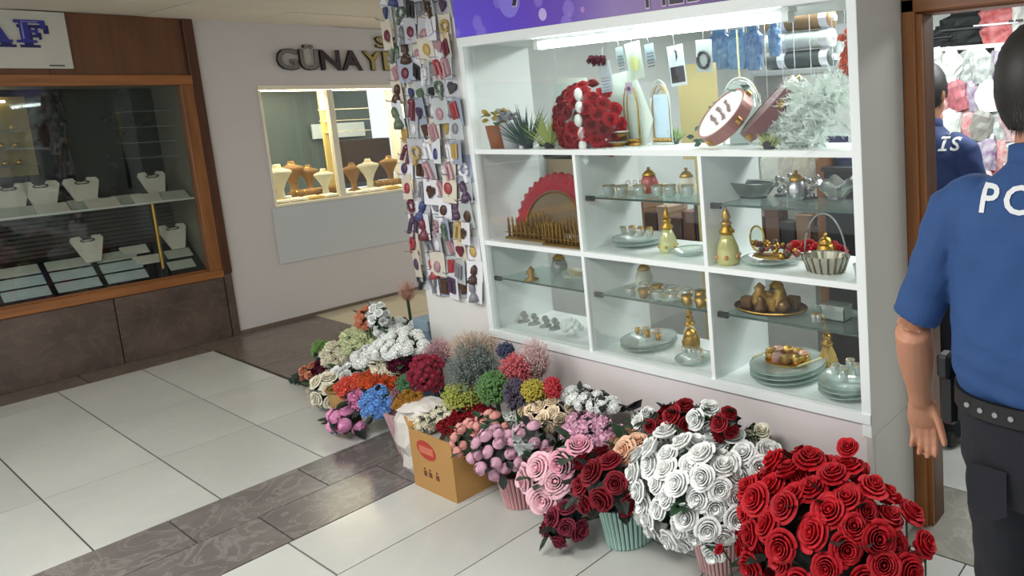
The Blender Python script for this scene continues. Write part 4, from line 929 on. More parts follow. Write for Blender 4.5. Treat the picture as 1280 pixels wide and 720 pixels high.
hcard(775,70,14,22,'small grey card between two taller cards','#8c9ba0','lines',-.1,mark='#5a676c')
hcard(812,66,16,22,'small blue-grey card behind the middle cards','#93a4ac','lines',-.1,mark='#4a565c')
hcard(786,110,12,14,'tiny card with purple print at the foot of the oval card','#b8a8b8','oval',0,mark='#5c4668')
c=at(747,76,YD+.1); t=thing('flower_clip','violet red fabric flower clip hanging in the top compartment','flowers',c)
for k in range(9): o=obj('flower',bloom('carnation',PM['wine']),None,t); o.scale=(.016,)*3; o.location=(-.035+.011*k,rnd(-.01,0),.012*math.sin(k*2.2)); o.rotation_euler=(1.2,0,0)
# leaning drums (round frames)
DM=[]
def drum(px,py,r,rot,label,face,rim,tilt=.5,Y=YD+.16,writing=True,yaw=0):
    c=at(px,py,Y); t=thing('hand_drum',label,'drum',c,'hand drums leaning on the top shelf')
    tc_=(CAM-c).normalized(); rt=Vector((.852,.522,0)).normalized(); nv=(tc_*tilt+(rt*(-.70)+Vector((0,0,1))*.70)*math.sqrt(1-tilt*tilt)).normalized(); up_=(rt*.7+Vector((0,0,.7))); up_=(up_-nv*up_.dot(nv)).normalized(); xx=(-nv).cross(up_).normalized(); M=Matrix((( xx.x,-nv.x,up_.x),(xx.y,-nv.y,up_.y),(xx.z,-nv.z,up_.z))).to_4x4(); DM.append((c,M,r)); 
    b=MB(); n=32; b.ring([[Vector((r*q*math.cos(a),y,r*q*math.sin(a))) for a in [2*PI*k/n for k in range(n)]] for q,y in ((.93,-.025),(1,-.025),(1,.025),(.93,.025))],cap=False,close=True); b.xf(M)
    obj('rim',b.mesh(smooth=False),rim,t)
    b=MB().poly([(r*.94*math.cos(a),-.02,r*.94*math.sin(a)) for a in [2*PI*k/n for k in range(n)]],(0,-1,0),.002); b.xf(M); obj('drum_head',b.mesh(),face,t)
    for k in range(5):
        a=2*PI*k/5+.3; b=MB().tube([(r*1.01*math.cos(a),-.01,r*1.01*math.sin(a)),(r*1.01*math.cos(a),.01,r*1.01*math.sin(a))],.014,8); b.xf(M); obj('jingle',b.mesh(),gold,t)
    if writing:
        for j,(s0,s1,z) in enumerate(((-.5,.5,.3),(-.6,.6,0),(-.45,.5,-.3))):
            pts=[(r*(s0+(s1-s0)*k/24),-.0235,r*z+r*.09*math.sin(k*1.9+j)*(1 if k%3 else .3)) for k in range(25)]
            b=MB().tube(pts,.0022,4); b.xf(M); obj('script_line',b.mesh(),mat('ink_rose','#8f6a6a',.5),t)
    return t
mar=mat('drum_maroon','#7a4a4c',.35,.1,'#5a2f34'); 
drum(906,146,.125,.62,'hand drum with white written skin and rose rim','dummy' and mat('drum_skin','#dedcd8',.5,amt=.1),mat('drum_rose','#9c6660',.35,.2),tilt=.42,Y=YD+.15)
drum(964,136,.15,.78,'larger maroon hand drum leaning behind the written one',mat('drum_dark','#6b4648',.4),mar,tilt=.14,Y=YD+.18,writing=False)
# garland round the written drum
c,Md,rd_=DM[0]; SG=1 if (W2C@(Md.to_3x3()@Vector((1,0,0)))).x<0 else -1; t=thing('leaf_garland','dark green leaf garland curling round the left of the written drum','garland',c)
for i in range(60):
    a=-1.0+3.0*i/60; o=obj('leaf',leafmesh(mat('garland_green','#35594a',.5,rnd=.2)),None,t); o.location=Md@Vector((SG*rd_*1.07*math.cos(a-.45)+rnd(-.012,.012),rnd(-.02,.03),rd_*1.07*math.sin(a-.45)+rnd(-.02,.02))); o.scale=(.032,)*3; o.rotation_euler=(rnd(-1,1),rnd(-3,3),rnd(0,6))
obj('vine',MB().tube([Md@Vector((SG*rd_*1.07*math.cos(a-.45),.01,rd_*1.07*math.sin(a-.45))) for a in [-1.0+3.0*i/20 for i in range(21)]],.004,5).mesh(),leaf_m,t)
tuft(862,178,Z(1),.08,'light green artificial grass at the foot of the gilt frame',mat('grass_l','#8fae6a',.6),50)
tuft(978,178,Z(1),.1,'green artificial grass between the maroon drum and the feathers',mat('grass_g','#6f8f4c',.6),50)
tuft(950,188,Z(1),.07,'yellow-green grass clump below the maroon drum',mat('grass_y','#a7ae6c',.6),50)
t=thing('glass_cloche','tall clear glass cloche with cream hoop between the drums','vase',loc(945,178,Z(1)))
obj('cloche',MB().lathe([(.085,.0),(.09,.1),(.08,.2),(.04,.25),(.002,.262)],n=22).mesh(smooth=True),crystal,t)
obj('hoop',MB().tube([(.09*math.cos(a),0,.17+.1*math.sin(a)) for a in [PI*k/14 for k in range(15)]],.004,6).mesh(smooth=True),cream_velvet,t)
obj('cord',MB().tube([(0,0,.27),(0,0,.46)],.004,6).mesh(),mat('cord_cream','#d4cfa0',.6),t)
# white feather bouquet
c=at(1022,152,YD+.17); t=thing('feather_bouquet','fluffy white feather bouquet at the right end of the top shelf','feathers',c)
fm=mat('feather_white','#e6efe9',.8,amt=.05)
for i in range(230):
    d=Vector((rnd(-1,.55),rnd(-.7,.4),rnd(-.5,1))).normalized(); L_=rnd(.07,.14); b=MB(); a=Vector((rnd(-1,1),rnd(-1,1),rnd(-1,1))).cross(d).normalized()
    st=Vector((rnd(-.09,.08),rnd(-.06,.04),rnd(-.12,.11))); st.x+=(st.z)*.6; d.z=max(d.z,-.3 if st.z>-.03 else .05); st.z=max(st.z,-.1); bend=Vector((rnd(-.3,.3),rnd(-.3,.3),-.4))
    pts=[st+d*L_*f+bend*L_*f*f*.5 for f in (0,.25,.5,.75,1)]; ws=(.001,.004,.006,.004,.001)
    for j in range(4): b.add([pts[j]-a*ws[j],pts[j]+a*ws[j],pts[j+1]+a*ws[j+1],pts[j+1]-a*ws[j+1]],[(0,1,2,3)])
    for j in range(44):
        f=rnd(.1,1); p=st+d*L_*f+bend*L_*f*f*.5; q=(a*rnd(-1,1)+d*rnd(.2,.8)+Vector((rnd(-.5,.5),rnd(-.5,.5),rnd(-.5,.5)))).normalized()*rnd(.015,.034); n_=Vector((.0016,0,.0016)); b.add([p-n_,p+n_,p+q],[(0,1,2)])
    obj('feather',b.mesh(),fm,t)
# --- second row
# red fan-shaped case and gilt castle tray
c=Vector((-2.875,YD+.17,Z(2))); t=thing('henna_tray','red ruffled round tray standing upright behind the gilt ornaments','tray',c)
n=40; Rr=.30; M=Matrix.Rotation(-.15,4,'X')
def ringpts(r,y,wv=0): return [M@Vector((r*(1+wv*(k%2))*math.cos(PI*k/(n-1)),y,.03+r*.92*(1+wv*(k%2))*math.sin(PI*k/(n-1)))) for k in range(n)]
obj('ruffle',MB().ring([ringpts(Rr*.72,-.02),ringpts(Rr*.88,-.035,.02),ringpts(Rr,-.01,.06),ringpts(Rr,.01,.06),ringpts(Rr*.72,.01)],cap=False).mesh(),mat('ruffle_red','#b52a3a',.5,0,'#7d1422'),t)
obj('tray_board',MB().poly(ringpts(Rr*.74,-.02),(0,-1,0),.004).mesh(),mat('board_tan','#8f7d62',.4,.3,'#6e5c44'),t)
obj('inner_ring',MB().tube([M@Vector((Rr*.7*math.cos(a),-.028,.03+Rr*.65*math.sin(a))) for a in [PI*k/36 for k in range(37)]],.004,6).mesh(),dull_gold,t)
def castle(px,py,z,w,label,n=26,m=None):
    c=loc(px,py,z); t=thing('gilt_ornament',label,'ornament',c,gr2); b=obj('base',MB().box((-w/2,-.04,0),(w/2,.04,.012),.003).mesh(),m or dull_gold,t)
    for k in range(n):
        x=-w/2+w*(k+.5)/n; h=.05+.085*abs(math.sin(k*1.7))*(1-abs(k/n-.45)); y=-.028 if k%2 else .02
        obj('spire',MB().lathe([(.006,0),(.007,h*.5),(.004,h*.7),(.006,h*.8),(.001,h)],(x,y,.01),n=7).mesh(smooth=True),m or dull_gold,t)
    obj('rail',MB().tube([(-w/2,-.035,.034),(w/2,-.035,.034)],.003,5).mesh(),gold,t); return t
castle(674,300,Z(2),.42,'long gilt crown-like stand in front of the red tray')
castle(690,312,Z(2),.26,'second gilt crown stand nearest the shelf edge',20)
t=thing('silver_box','pale silver ornament before the red ruffled tray','ornament',loc(690,290,Z(2))); 
for k in range(7): obj('boss',MB().ball((-.08+.027*k,.0,.1+.03*math.sin(k*.9)),.022,9,6,(1,.5,1)).mesh(smooth=True),mat('silverish','#b5b1a0',.3,.6),t)
obj('box',MB().box((-.1,-.02,0),(.1,.02,.1),.006).mesh(),mat('silver_tan','#a39a80',.35,.5),t)
# comp 2: upper glass shelf
gz=Z(2,True)
t=thing('necklace_tray','long pale tray of jewellery under the top shelf, second compartment','tray',loc(810,232,gz+.0))
obj('tray',MB().box((-.19,-.06,0),(.19,.06,.025),.004).mesh(),cream_velvet,t)
for k in range(12):
    obj('ring',MB().tube([(-.17+.031*k+.011*math.cos(a),-.02+.01*(k%3),.032+.01*math.sin(a)) for a in [2*PI*j/10 for j in range(10)]],.003,5,close=True).mesh(),mat('beads_red','#b05a58',.3) if k in(1,2,11) else steel,t)
for i,px in enumerate((762,778,800,822,838,860)):
    cup(loc(px,246,gz),('clear cup with gold rim on the upper glass shelf, %s from left'%ordn[i]))
# comp 2 floor: crystal boat, plate, flask
p,c=plate(800,306,Z(2),.12,'oval clear plate stack under the upper glass shelf, middle column',None,2)
for k in range(7): cup(c+Vector((-.08+.027*k,-.02+.03*(k%2),.042)),'tiny clear cup on the middle column plate, %s from left'%ordn[k],r=.013,h=.04)
figurine(836,315,Z(2),.2,'yellow gilt perfume flask before the dark opening, middle column','#cfcf9a','#c2a850')
p,c=plate(862,318,Z(2),.085,'small clear plate beside the divider, middle column')
t=thing('small_cup','thin clear glass at the left of the middle column','cup',loc(746,306,Z(2)),gr2); obj('bowl',MB().lathe([(.02,0),(.004,.008),(.004,.03),(.018,.05),(.02,.08),(.018,.08)],n=14).mesh(smooth=True),crystal,t); obj('rim',MB().tube([(.02*math.cos(a),.02*math.sin(a),.08) for a in [2*PI*k/14 for k in range(14)]],.0012,5,close=True).mesh(),steel,t)
# comp 3 upper glass
gz=Z(2,True)
t=thing('silver_bowl','silver oval bowl on the upper glass shelf, right column','bowl',loc(942,247,gz)); t.scale=(1.3,)*3
sm=mat('silver_bowl_m','#8d9290',.25,.8)
obj('bowl',MB().lathe([(.04,0),(.05,.006),(.085,.045),(.088,.05),(.08,.046),(.045,.01),(.001,.01)],n=26,sy=.6).mesh(smooth=True),sm,t); obj('foot',MB().lathe([(.05,0),(.04,.01)],n=20,sy=.6).mesh(),dark_grey,t)
obj('handle',MB().tube([(-.088-.02*math.sin(a),0,.03+.02*math.cos(a)) for a in [PI*k/8 for k in range(9)]],.003,5).mesh(),steel,t)
for i,(px,py,lb) in enumerate(((978,245,'cluster of clear crystal beads by the silver bowl'),(1012,248,'small crystal ornament with dark base right of the beads'))):
    t=thing('crystal_ornament',lb,'ornament',loc(px,py,gz),gr2)
    for k in range(9): obj('bead',MB().ball((.022*math.cos(k*2.4)*(k%3+1)*.6,.012*math.sin(k*2.4),.012+.011*k*.8),.011,8,5).mesh(smooth=True),mat('bead_clear','#a9aaa6',.15,.5),t)
    obj('base',MB().lathe([(.035,0),(.03,.008)],n=14).mesh(),dark_grey,t)
t=thing('crystal_bowl','wavy-edged crystal bowl at the right end of the upper glass shelf','bowl',loc(1052,246,gz)); b=MB(); rings=[]
for r,z in ((.03,0),(.04,.008),(.075,.04),(.1,.07),(.095,.07),(.07,.035)):
    rings.append([Vector((r*math.cos(a)*(1+.05*math.sin(7*a)),r*.7*math.sin(a),z+(.014*math.sin(7*a) if z>.05 else 0))) for a in [2*PI*k/56 for k in range(56)]])
b.ring(rings); obj('bowl',b.mesh(smooth=True),mat('cut_glass','#a3a6a2',.15,.5),t); obj('foot',MB().lathe([(.035,0),(.03,.006)],n=18).mesh(),steel,t)
# comp 3 floor
figurine(902,333,Z(2),.235,'tall gilt perfume flask with rose ornaments beside the divider, right column','#c9c48a','#c98a5c')
p,c=plate(965,328,Z(2),.12,'broad clear plate carrying gilt ornaments, right column',None,1)
t=thing('gilt_ornament','gilt cluster of roses and leaves on the clear plate, right column','ornament',c+Vector((.0,0,.024)),gr2)
for k in range(26):
    x=-.085+.19*k/25; m=(gold,mat('orn_rose','#9a5a4a',.4,.2),dull_gold,mat('orn_dark','#4a3a34',.4))[k%4]
    obj('ornament',MB().ball((x,rnd(-.03,.03),.012+rnd(0,.045)),rnd(.009,.016),8,5).mesh(smooth=True),m,t)
obj('base',MB().lathe([(.09,-.001),(.08,.006)],n=20,sy=.5).mesh(),dull_gold,t)
t=thing('gilt_oval','small gilt oval frame standing left on the clear plate','frame',c+Vector((-.08,.02,.024)),gr2)
obj('oval',MB().tube([(.035*math.cos(a),0,.06+.05*math.sin(a)) for a in [2*PI*k/22 for k in range(22)]],.004,6,close=True).mesh(smooth=True),gold,t); obj('glass',MB().poly([(.033*math.cos(a),0,.06+.048*math.sin(a)) for a in [2*PI*k/22 for k in range(22)]],(0,1,0),.002).mesh(),crystal,t)
t=thing('red_flower_dish','red rose-shaped ornament behind the crystal basket','ornament',loc(1020,322,Z(2)),gr2)
for k in range(5): o=obj('rose',bloom('rose',PM['red']),None,t); o.scale=(.04,)*3; o.location=(-.09+.05*k,.01*(k%2),.02+.008*(k%2)); o.rotation_euler=(.6,rnd(-.3,.3),0)
c=loc(1040,336,Z(2)); c.y=YD+.11; t=thing('crystal_basket','oval cut-crystal basket with a tall arched handle','basket',c); t.scale=(1.15,)*3
obj('bowl',MB().lathe([(.055,0),(.06,.005),(.078,.045),(.08,.055),(.074,.052),(.055,.01),(.001,.01)],n=40,sy=.7,flute=.03).mesh(),mat('basket_metal','#b7b2a2',.25,.6),t)
obj('handle',MB().tube([(-.076*math.cos(a)*(1),0,.05+.135*math.sin(a)) for a in [PI*k/18 for k in range(19)]],.003,6).mesh(smooth=True),steel,t)
for k in range(18):
    a=2*PI*k/18; obj('rib',MB().tube([(.062*math.cos(a),.044*math.sin(a),.004),(.081*math.cos(a),.057*math.sin(a),.054)],.0035,5).mesh(),mat('basket_dark','#6c665a',.3,.6),t)
cup(Vector((-1.15,YD+.075,Z(2))),'clear cup at the right front corner of the right column',r=.028,h=.05)
# --- third row, upper glass shelves
gz=Z(3,True)
c=Vector((-2.66,YD+.12,gz)); t=thing('crystal_bowl','shell-shaped glass bowl with cream flower petals, left column','bowl',c)
obj('bowl',MB().lathe([(.03,0),(.05,.01),(.1,.05),(.105,.06),(.095,.055),(.045,.014)],n=26,sy=.7,flute=.04).mesh(),crystal,t)
for k in range(14): o=obj('petal',leafmesh(mat('cream_petal','#e6dcae',.5)),None,t); o.scale=(.075,)*3; o.location=(.01,-.02,.03); o.rotation_euler=(rnd(.1,1.1),0,k*.45)
c=loc(660,352,gz); t=thing('gilt_ornament','small dull bronze ornament on the left glass shelf','ornament',c,gr2); obj('body',MB().lathe([(.03,0),(.035,.008),(.012,.02),(.018,.05),(.004,.07)],n=12).mesh(smooth=True),dull_gold,t); obj('arm',MB().tube([(-.04,0,.03),(0,0,.045),(.04,0,.03)],.003,5).mesh(),dull_gold,t)
for i,(px,m) in enumerate(((778,None),(796,dull_gold),(815,None),(836,None),(856,gold),(874,gold))):
    p=loc(px,374+i*2.2,gz); cup(p,'%s cup on the lower glass shelf, middle column, %s from left'%('gold' if m else 'clear',ordn[i]),m,.024,.042)
    cup(p+Vector((.01,.07,0)),'%s cup in the rear row, lower middle glass shelf, %s from left'%('gold' if m else 'clear',ordn[i]),m,.024,.042)
plate(835,378,gz,.07,'white lace plate on the lower glass shelf, middle column',mat('plate_white','#cfd6cc',.3))
gilt_cluster(963,388,gz,.32,'bronze oval tray crowded with gilt ornaments on the right glass shelf','#7a5c3c','#c09a58',12,mat('bronze','#5c4438',.35,.5),.085)
t=thing('glass_box','small clear glass box at the right end of the lower glass shelf','box',loc(1046,398,gz)); 
for a,b_ in (((-.05,-.03,0),(.05,.03,.004)),((-.05,-.03,0),(-.047,.03,.05)),((.047,-.03,0),(.05,.03,.05)),((-.05,-.03,0),(.05,-.027,.05)),((-.052,-.032,.05),(.052,.032,.056))): obj('glass_side',MB().box(a,b_).mesh(),mat('box_glass','#a3aba6',.15,.4),t)
for i,px in enumerate((1018,1024)): cup(loc(px,404,gz),'tiny glass bird ornament, %s of two beside the glass box'%('left' if i==0 else 'right'),r=.012,h=.035)
# third row floors
gz=Z(3)
t=thing('glass_cloud','white crystal flower ornament in the lowest left compartment','ornament',loc(715,420,gz),gr2)
for k in range(20):
    a=k*2.4; r=.012*math.sqrt(k)*1.1; obj('petal_bead',MB().ball((r*math.cos(a),r*.6*math.sin(a),.03+.045*(1-k/20)),.017,8,5).mesh(smooth=True),mat('ice_white','#e6efe9',.3),t)
t.name='crystal_flower'
for i,px in enumerate((655,668,682,694)):
    t=thing('crystal_ornament','small grey crystal ornament on the lowest left shelf, %s from left'%ordn[i],'ornament',loc(px,402+i*3,gz),gr2)
    obj('base',MB().lathe([(.03,0),(.028,.008),(.006,.012),(.006,.03)],n=12).mesh(),mat('cut_glass','#a3a6a2',.15,.5),t); obj('crystal',MB().ball((0,0,.042),.016,7,5).mesh(),mat('bead_clear','#a9aaa6',.15,.5),t)
    obj('crystal',MB().ball((.02,0,.03),.013,7,5).mesh(),mat('bead_clear','#a9aaa6',.15,.5),t)
p,c=plate(812,432,gz,.125,'double clear plate with gold specks in the lowest middle compartment',None,2)
for k in range(7): cup(c+Vector((-.07+.024*k,.03*math.sin(k*2),.042)),'tiny cup on the lowest middle double plate, %s from left'%ordn[k],gold if k%3==0 else None,.013,.03)
figurine(864,432,gz,.19,'yellow capped flask in the lowest middle compartment','#dad6b0','#c9a63c')
p,c=plate(868,452,gz,.08,'clear plate with small glasses at the right of the lowest middle compartment')
for k in range(4): cup(c+Vector((-.04+.027*k,-.01,.024)),'small clear glass on the lowest middle right-hand plate, %s from left'%ordn[k],r=.013,h=.04)
p,c=plate(980,472,gz,.15,'large stacked clear plates in the lowest right compartment',None,3)
t=thing('ornament_tray','gilt tea set of cups and flowers on the large stacked plates','ornament',c+Vector((0,0,.062)),gr2)
for k in range(10):
    a=2*PI*k/10; q=.07; m=(gold,mat('orn_blush','#b58a7a',.4,.3),dull_gold)[k%3]; obj('ornament',MB().lathe([(.018,0),(.024,.03),(.02,.034),(.012,.01)],(q*math.cos(a)*1.1,q*.6*math.sin(a),0),n=10).mesh(smooth=True),m,t)
obj('tray',MB().lathe([(.1,-.001),(.1,.004)],n=22,sy=.7).mesh(),gold,t)
for sx in (-1,1): obj('gold_bar',MB().tube([(sx*.11-.03,-.05,.005),(sx*.11+.03,.03,.02)],.004,6).mesh(),mat('bar_cream','#d8cfa0',.3),t)
p,c=plate(1062,490,gz,.115,'clear plates with glasses at the right end of the lowest shelf',None,3)
for k,(dx,dy) in enumerate(((-.04,-.03),(.01,-.05),(.04,.0),(-.01,.03))): cup(c+Vector((dx,dy,.062)),'clear glass on the rightmost lowest plates, %s from left'%ordn[k],r=.018,h=.05)
figurine(1043,456,gz,.2,'amber flask at the back of the lowest right compartment','#c9a85a','#b08a3c')
# ---------------------------------------------------------------- inside the shop, seen through the cabinet and the doorway
def shelfunit(x0,x1,y,z0,z1,nz,label,m,depth=.3):
    t=thing('shop_shelf',label,'shelf',((x0+x1)/2,y,z0))
    for x in (x0,x1-.02): part('upright',MB().box((x,y,z0),(x+.02,y+depth,z1)),m,t)
    for k in range(nz): zz=z0+(z1-z0-.02)*k/(nz-1); part('shelf_board',MB().box((x0+.02,y,zz),(x1-.02,y+depth,zz+.018)),m,t)
    return t
# fabric rolls seen through the right of the top compartment
Yr=3.15
a=at(950,100,Yr); b_=at(1062,100,Yr)
zr=at(1000,92,Yr).z
shelfunit(a.x-.05,b_.x+.22,Yr-.02,.02,zr+.02,4,'grey metal shop shelf loaded with fabric rolls behind the cabinet',mat('shelf_grey','#b9bdbb',.4))
for i,(py,ca,lb) in enumerate(((38,'#a8875c','tan'),(56,'#8f7452','brown'),(68,'#c3cbc4','white'),(82,'#3c4644','black'))):
    p0=at(962,py,Yr+.06); p1=at(1042,py,Yr+.06); p0.z=zr+.02+.058+.1*(3-i); r=.048
    t=thing('fabric_roll','%s fabric roll in the stack seen through the cabinet'%lb,'roll',((p0.x+p1.x)/2,p0.y,p0.z),'fabric rolls')
    L_=(p1.x-p0.x)/2; obj('cloth',MB().tube([(-L_,0,0),(L_,0,0)],r,14).mesh(smooth=True),mat('roll_'+lb,ca,.6),t); obj('core_tube',MB().tube([(-L_-.02,0,0),(L_+.02,0,0)],r*.35,10).mesh(),card_w,t)
    for q in (-.6,.7): obj('paper_band',MB().tube([(L_*q,0,0),(L_*q+.05,0,0)],r+.002,14).mesh(),card_w,t)
c=at(1057,68,Yr-.1); t=thing('hanging_packet','orange packet hanging beside the fabric rolls','packet',c,'hanging packets')
for k in range(8): obj('flower',bloom('carnation',PM['orange']),None,t).scale=(.03,)*3; t.children[-1].location=(rnd(-.02,.03),0,-.1+.028*k)
obj('bag',MB().box((-.05,0,-.15),(.05,.01,.15)).mesh(),celo,t); obj('cord',MB().tube([(0,0,.15),(0,0,CZ+.005-c.z)],.002,5).mesh(),steel,t)
for i,(px,py,w,h,ca,lb) in enumerate(((900,62,.14,.2,'#3f6ea8','blue packet at the left behind the bracelet card'),(922,62,.12,.2,'#4a86bd','light blue packet in the middle of the blue ones'),(942,60,.1,.22,'#35609c','dark blue packet at the right of the blue ones'),(968,50,.06,.16,'#2f5c96','narrow blue packet beside the fabric rolls'))):
    c=at(px,py,2.9); t=thing('hanging_packet',lb,'packet',c,'hanging packets'); obj('cord',MB().tube([(0,0,h*.6),(0,0,CZ+.005-c.z)],.002,5).mesh(),steel,t)
    obj('bag',crumple((0,0,-h/2),w/2,.03,h,i+20,amp=.2).mesh(smooth=False),mat('pk_'+ca[1:],ca,.35,0,'#9cc0dc',40,.6),t); obj('header',MB().box((-w*.4,-.003,h*.42),(w*.4,.003,h*.62)).mesh(),card_w,t)
single('display_board','cream yellow display panel seen behind the gilt frames','panel',MB().box(at(852,175,2.7)-Vector((0,0,.1)),at(895,78,2.72)).box(Vector((at(870,175,2.7).x-.02,2.7,0)),Vector((at(870,175,2.7).x+.02,2.72,1.5))),mat('cream_panel','#d9c68a',.6))
t=thing('white_cabinet','white shop cabinet with open doors seen at the left of the top compartment','cabinet',at(712,100,3.6))
p0=at(672,140,3.6); p1=at(760,88,3.6)
part('cabinet_body',MB().box((p0.x,3.62,.02),(p1.x,3.9,p1.z)),mat('cab_inner','#9aa39f',.6),t)
for k in range(4):
    x=p0.x+(p1.x-p0.x)*k/3; part('upright',MB().box((x-.03,3.58,.02),(x+.03,3.62,p1.z)),white_paint,t)
part('cornice',MB().box((p0.x-.04,3.56,p1.z),(p1.x+.04,3.9,p1.z+.05)),white_paint,t)
part('brown_picture',MB().box((p0.x+.02,3.6,1.2),(p0.x+.4,3.618,p1.z-.04)),mat('pic_brown','#8f6f5c',.5),t,label='brown panel')
# long dark counter with goods behind the cabinet
t=thing('shop_counter','long dark shop counter with glass top behind the cabinet','counter',(-2.0,2.95,0))
part('counter_body',MB().box((-3.3,2.76,.02),(-1.8,3.08,.88)),mat('counter_front','#d2d4d0',.5),t); part('counter_top',MB().box((-3.32,2.74,.88),(-1.78,3.1,.9)),white_paint,t)
part('kick',MB().box((-3.3,2.78,0),(-1.8,3.06,.02)),black,t)
for i in range(16):
    x=-3.24+.108*i*.88; ca=('#6b4a3c','#2e2a2c','#8c6e58','#46302c','#a08a78','#54403c')[i%6]; h=.12+.1*((i*7)%5)/5
    t=thing('storage_box','%s goods box on the shop counter, place %s'%({'#6b4a3c':'brown','#2e2a2c':'black','#8c6e58':'tan','#46302c':'dark brown','#a08a78':'beige','#54403c':'umber'}[ca],('one','two','three','four','five','six','seven','eight','nine','ten','eleven','twelve','thirteen','fourteen','fifteen','sixteen')[i]+' from the left'),'box',(x,2.92,.9),'boxes on the shop counter')
    obj('box_body',MB().box((-.043,-.08,0),(.043,.08,h),.004).mesh(),mat('bx_'+ca[1:],ca,.6),t); obj('box_lid',MB().box((-.046,-.083,h*.8),(.046,.083,h+.004),.004).mesh(),mat('bx_'+ca[1:],ca,.6),t)
# door-side post and blue bag seen through the right column
p=at(1035,300,2.75); t=thing('wooden_post','orange-brown wooden post seen through the right column of the cabinet','post',(p.x,2.75,0)); obj('post',MB().box((-.04,-.02,0),(.04,.02,1.42),.003).mesh(),wood_z,t); obj('foot',MB().box((-.05,-.03,0),(.05,.03,.05)).mesh(),wood_dark,t)
p=at(1012,300,2.9); t=thing('wall_picture','grey framed mountain picture standing behind the right column','picture',(p.x,2.9,1.0)); obj('picture',MB().box((-.12,0,0),(.1,.01,.26)).mesh(),mat('pic_grey','#7c807c',.5,0,'#c8c8c0',6,.8),t); obj('frame',MB().box((-.13,.01,-.01),(.11,.02,.27)).mesh(),white_paint,t); obj('stand',MB().box((-.13,.0,-1.0),(.11,.1,-.01)).mesh(),white_paint,t)
p=at(1047,205,2.8); t=thing('hanging_packet','navy blue bag hanging behind the wavy crystal bowl','packet',(p.x,2.8,p.z),'hanging packets'); obj('bag',crumple((0,0,-.07),.1,.03,.2,33,amp=.1).mesh(),mat('navy_bag','#2c3560',.5),t); obj('header',MB().box((-.05,0,.13),(.05,.004,.17)).mesh(),card_w,t); obj('cord',MB().tube([(0,0,.17),(0,0,CZ+.005-p.z)],.002,5).mesh(),steel,t)
p=at(1062,310,2.7); t=thing('dark_cabinet','dark cabinet behind the right edge of the display','cabinet',(p.x,2.7,0)); obj('body',MB().box((-.12,0,0),(.1,.2,1.32)).mesh(),black,t); obj('top',MB().box((-.13,-.01,1.32),(.11,.2,1.34)).mesh(),dark_grey,t)
for i,(px,ca,lb) in enumerate(((965,'#c4c8c4','pale'),(985,'#a79c94','beige'),(1000,'#b5a58c','sand'),(1020,'#8c7c70','taupe'))):
    p=at(px,215,2.85); t=thing('hanging_packet','%s packet hanging behind the silver bowl shelf'%lb,'packet',(p.x,2.85,p.z),'hanging packets'); obj('bag',crumple((0,0,-.12),.06,.02,.24,40+i,amp=.15).mesh(),mat('hp_'+lb,ca,.5,0,'#e0dcd4',30,.7),t); obj('header',MB().box((-.04,0,.12),(.04,.004,.17)).mesh(),card_w,t); obj('cord',MB().tube([(0,0,.17),(0,0,CZ+.005-p.z)],.002,5).mesh(),steel,t)
t=thing('hanging_fabric','cream and dark red fabric seen behind the red tray','fabric',at(705,215,2.9)); c_=t.location; obj('cord',MB().tube([(0,.01,.16),(0,.01,CZ+.005-c_.z)],.002,5).mesh(),steel,t)
obj('cloth',MB().box((-.16,0,-.02),(.16,.02,.16),.004).mesh(),mat('fab_cream','#cbb493',.7),t); obj('cloth',MB().poly([(-.16,0,-.02),(.16,0,-.02),(.16,0,-.2),(-.0,0,-.14),(-.16,0,-.2)],(0,1,0),.02).mesh(),mat('fab_dark','#2a1c20',.7),t); obj('cloth',MB().poly([(-.1,-.01,-.08),(.06,-.01,-.1),(.02,-.01,-.22),(-.12,-.01,-.2)],(0,1,0),.01).mesh(),mat('fab_red','#8a2830',.7),t)
# wall of packets beyond the doorway
Yd=4.4; zs=at(1220,57,Yd).z
t=thing('wall_shelf','long white wall shelf above the hanging packets beyond the doorway','shelf',(-1.0,Yd,zs)); part('board',MB().box((-2.4,Yd-.02,zs-.02),(1.4,Yd+.33,zs)),white_paint,t); part('edge_strip',MB().box((-2.4,Yd-.03,zs-.022),(1.4,Yd-.02,zs+.004)),white_paint,t)
for i,(px,w,h,ca,lb) in enumerate(((1180,.1,.15,'#1d1f22','small black bundle at the left end'),(1207,.16,.24,'#16201f','large black bundle'),(1250,.16,.26,'#b03a40','red and white patterned bundle'),(1275,.05,.28,'#dfe0dc','white bundle'))):
    p=at(px,50,Yd+.1); t=thing('fabric_bundle','%s on the wall shelf beyond the doorway'%lb,'bundle',(p.x,Yd+.12,zs),'bundles on the wall shelf'); obj('cloth',crumple((0,0,0),w,.1,h,60+i,amp=.12).mesh(),mat('fb_'+ca[1:],ca,.7,0,'#d8a0a0' if i==2 else None,22,.8),t); obj('tie',MB().box((-w*.9,-.11,h*.45),(w*.9,-.1,h*.5)).mesh(),card_w if i==2 else dark_grey,t)
cols_=[('#cfd6d2','white'),('#2a2b2e','black'),('#6a3c78','purple'),('#b8bcb6','silver grey'),('#b03840','red'),('#d8b8bc','pale pink'),('#e2e2de','milky'),('#4a4648','charcoal'),('#c77078','rose'),('#8a8f88','grey')]
grid=[]
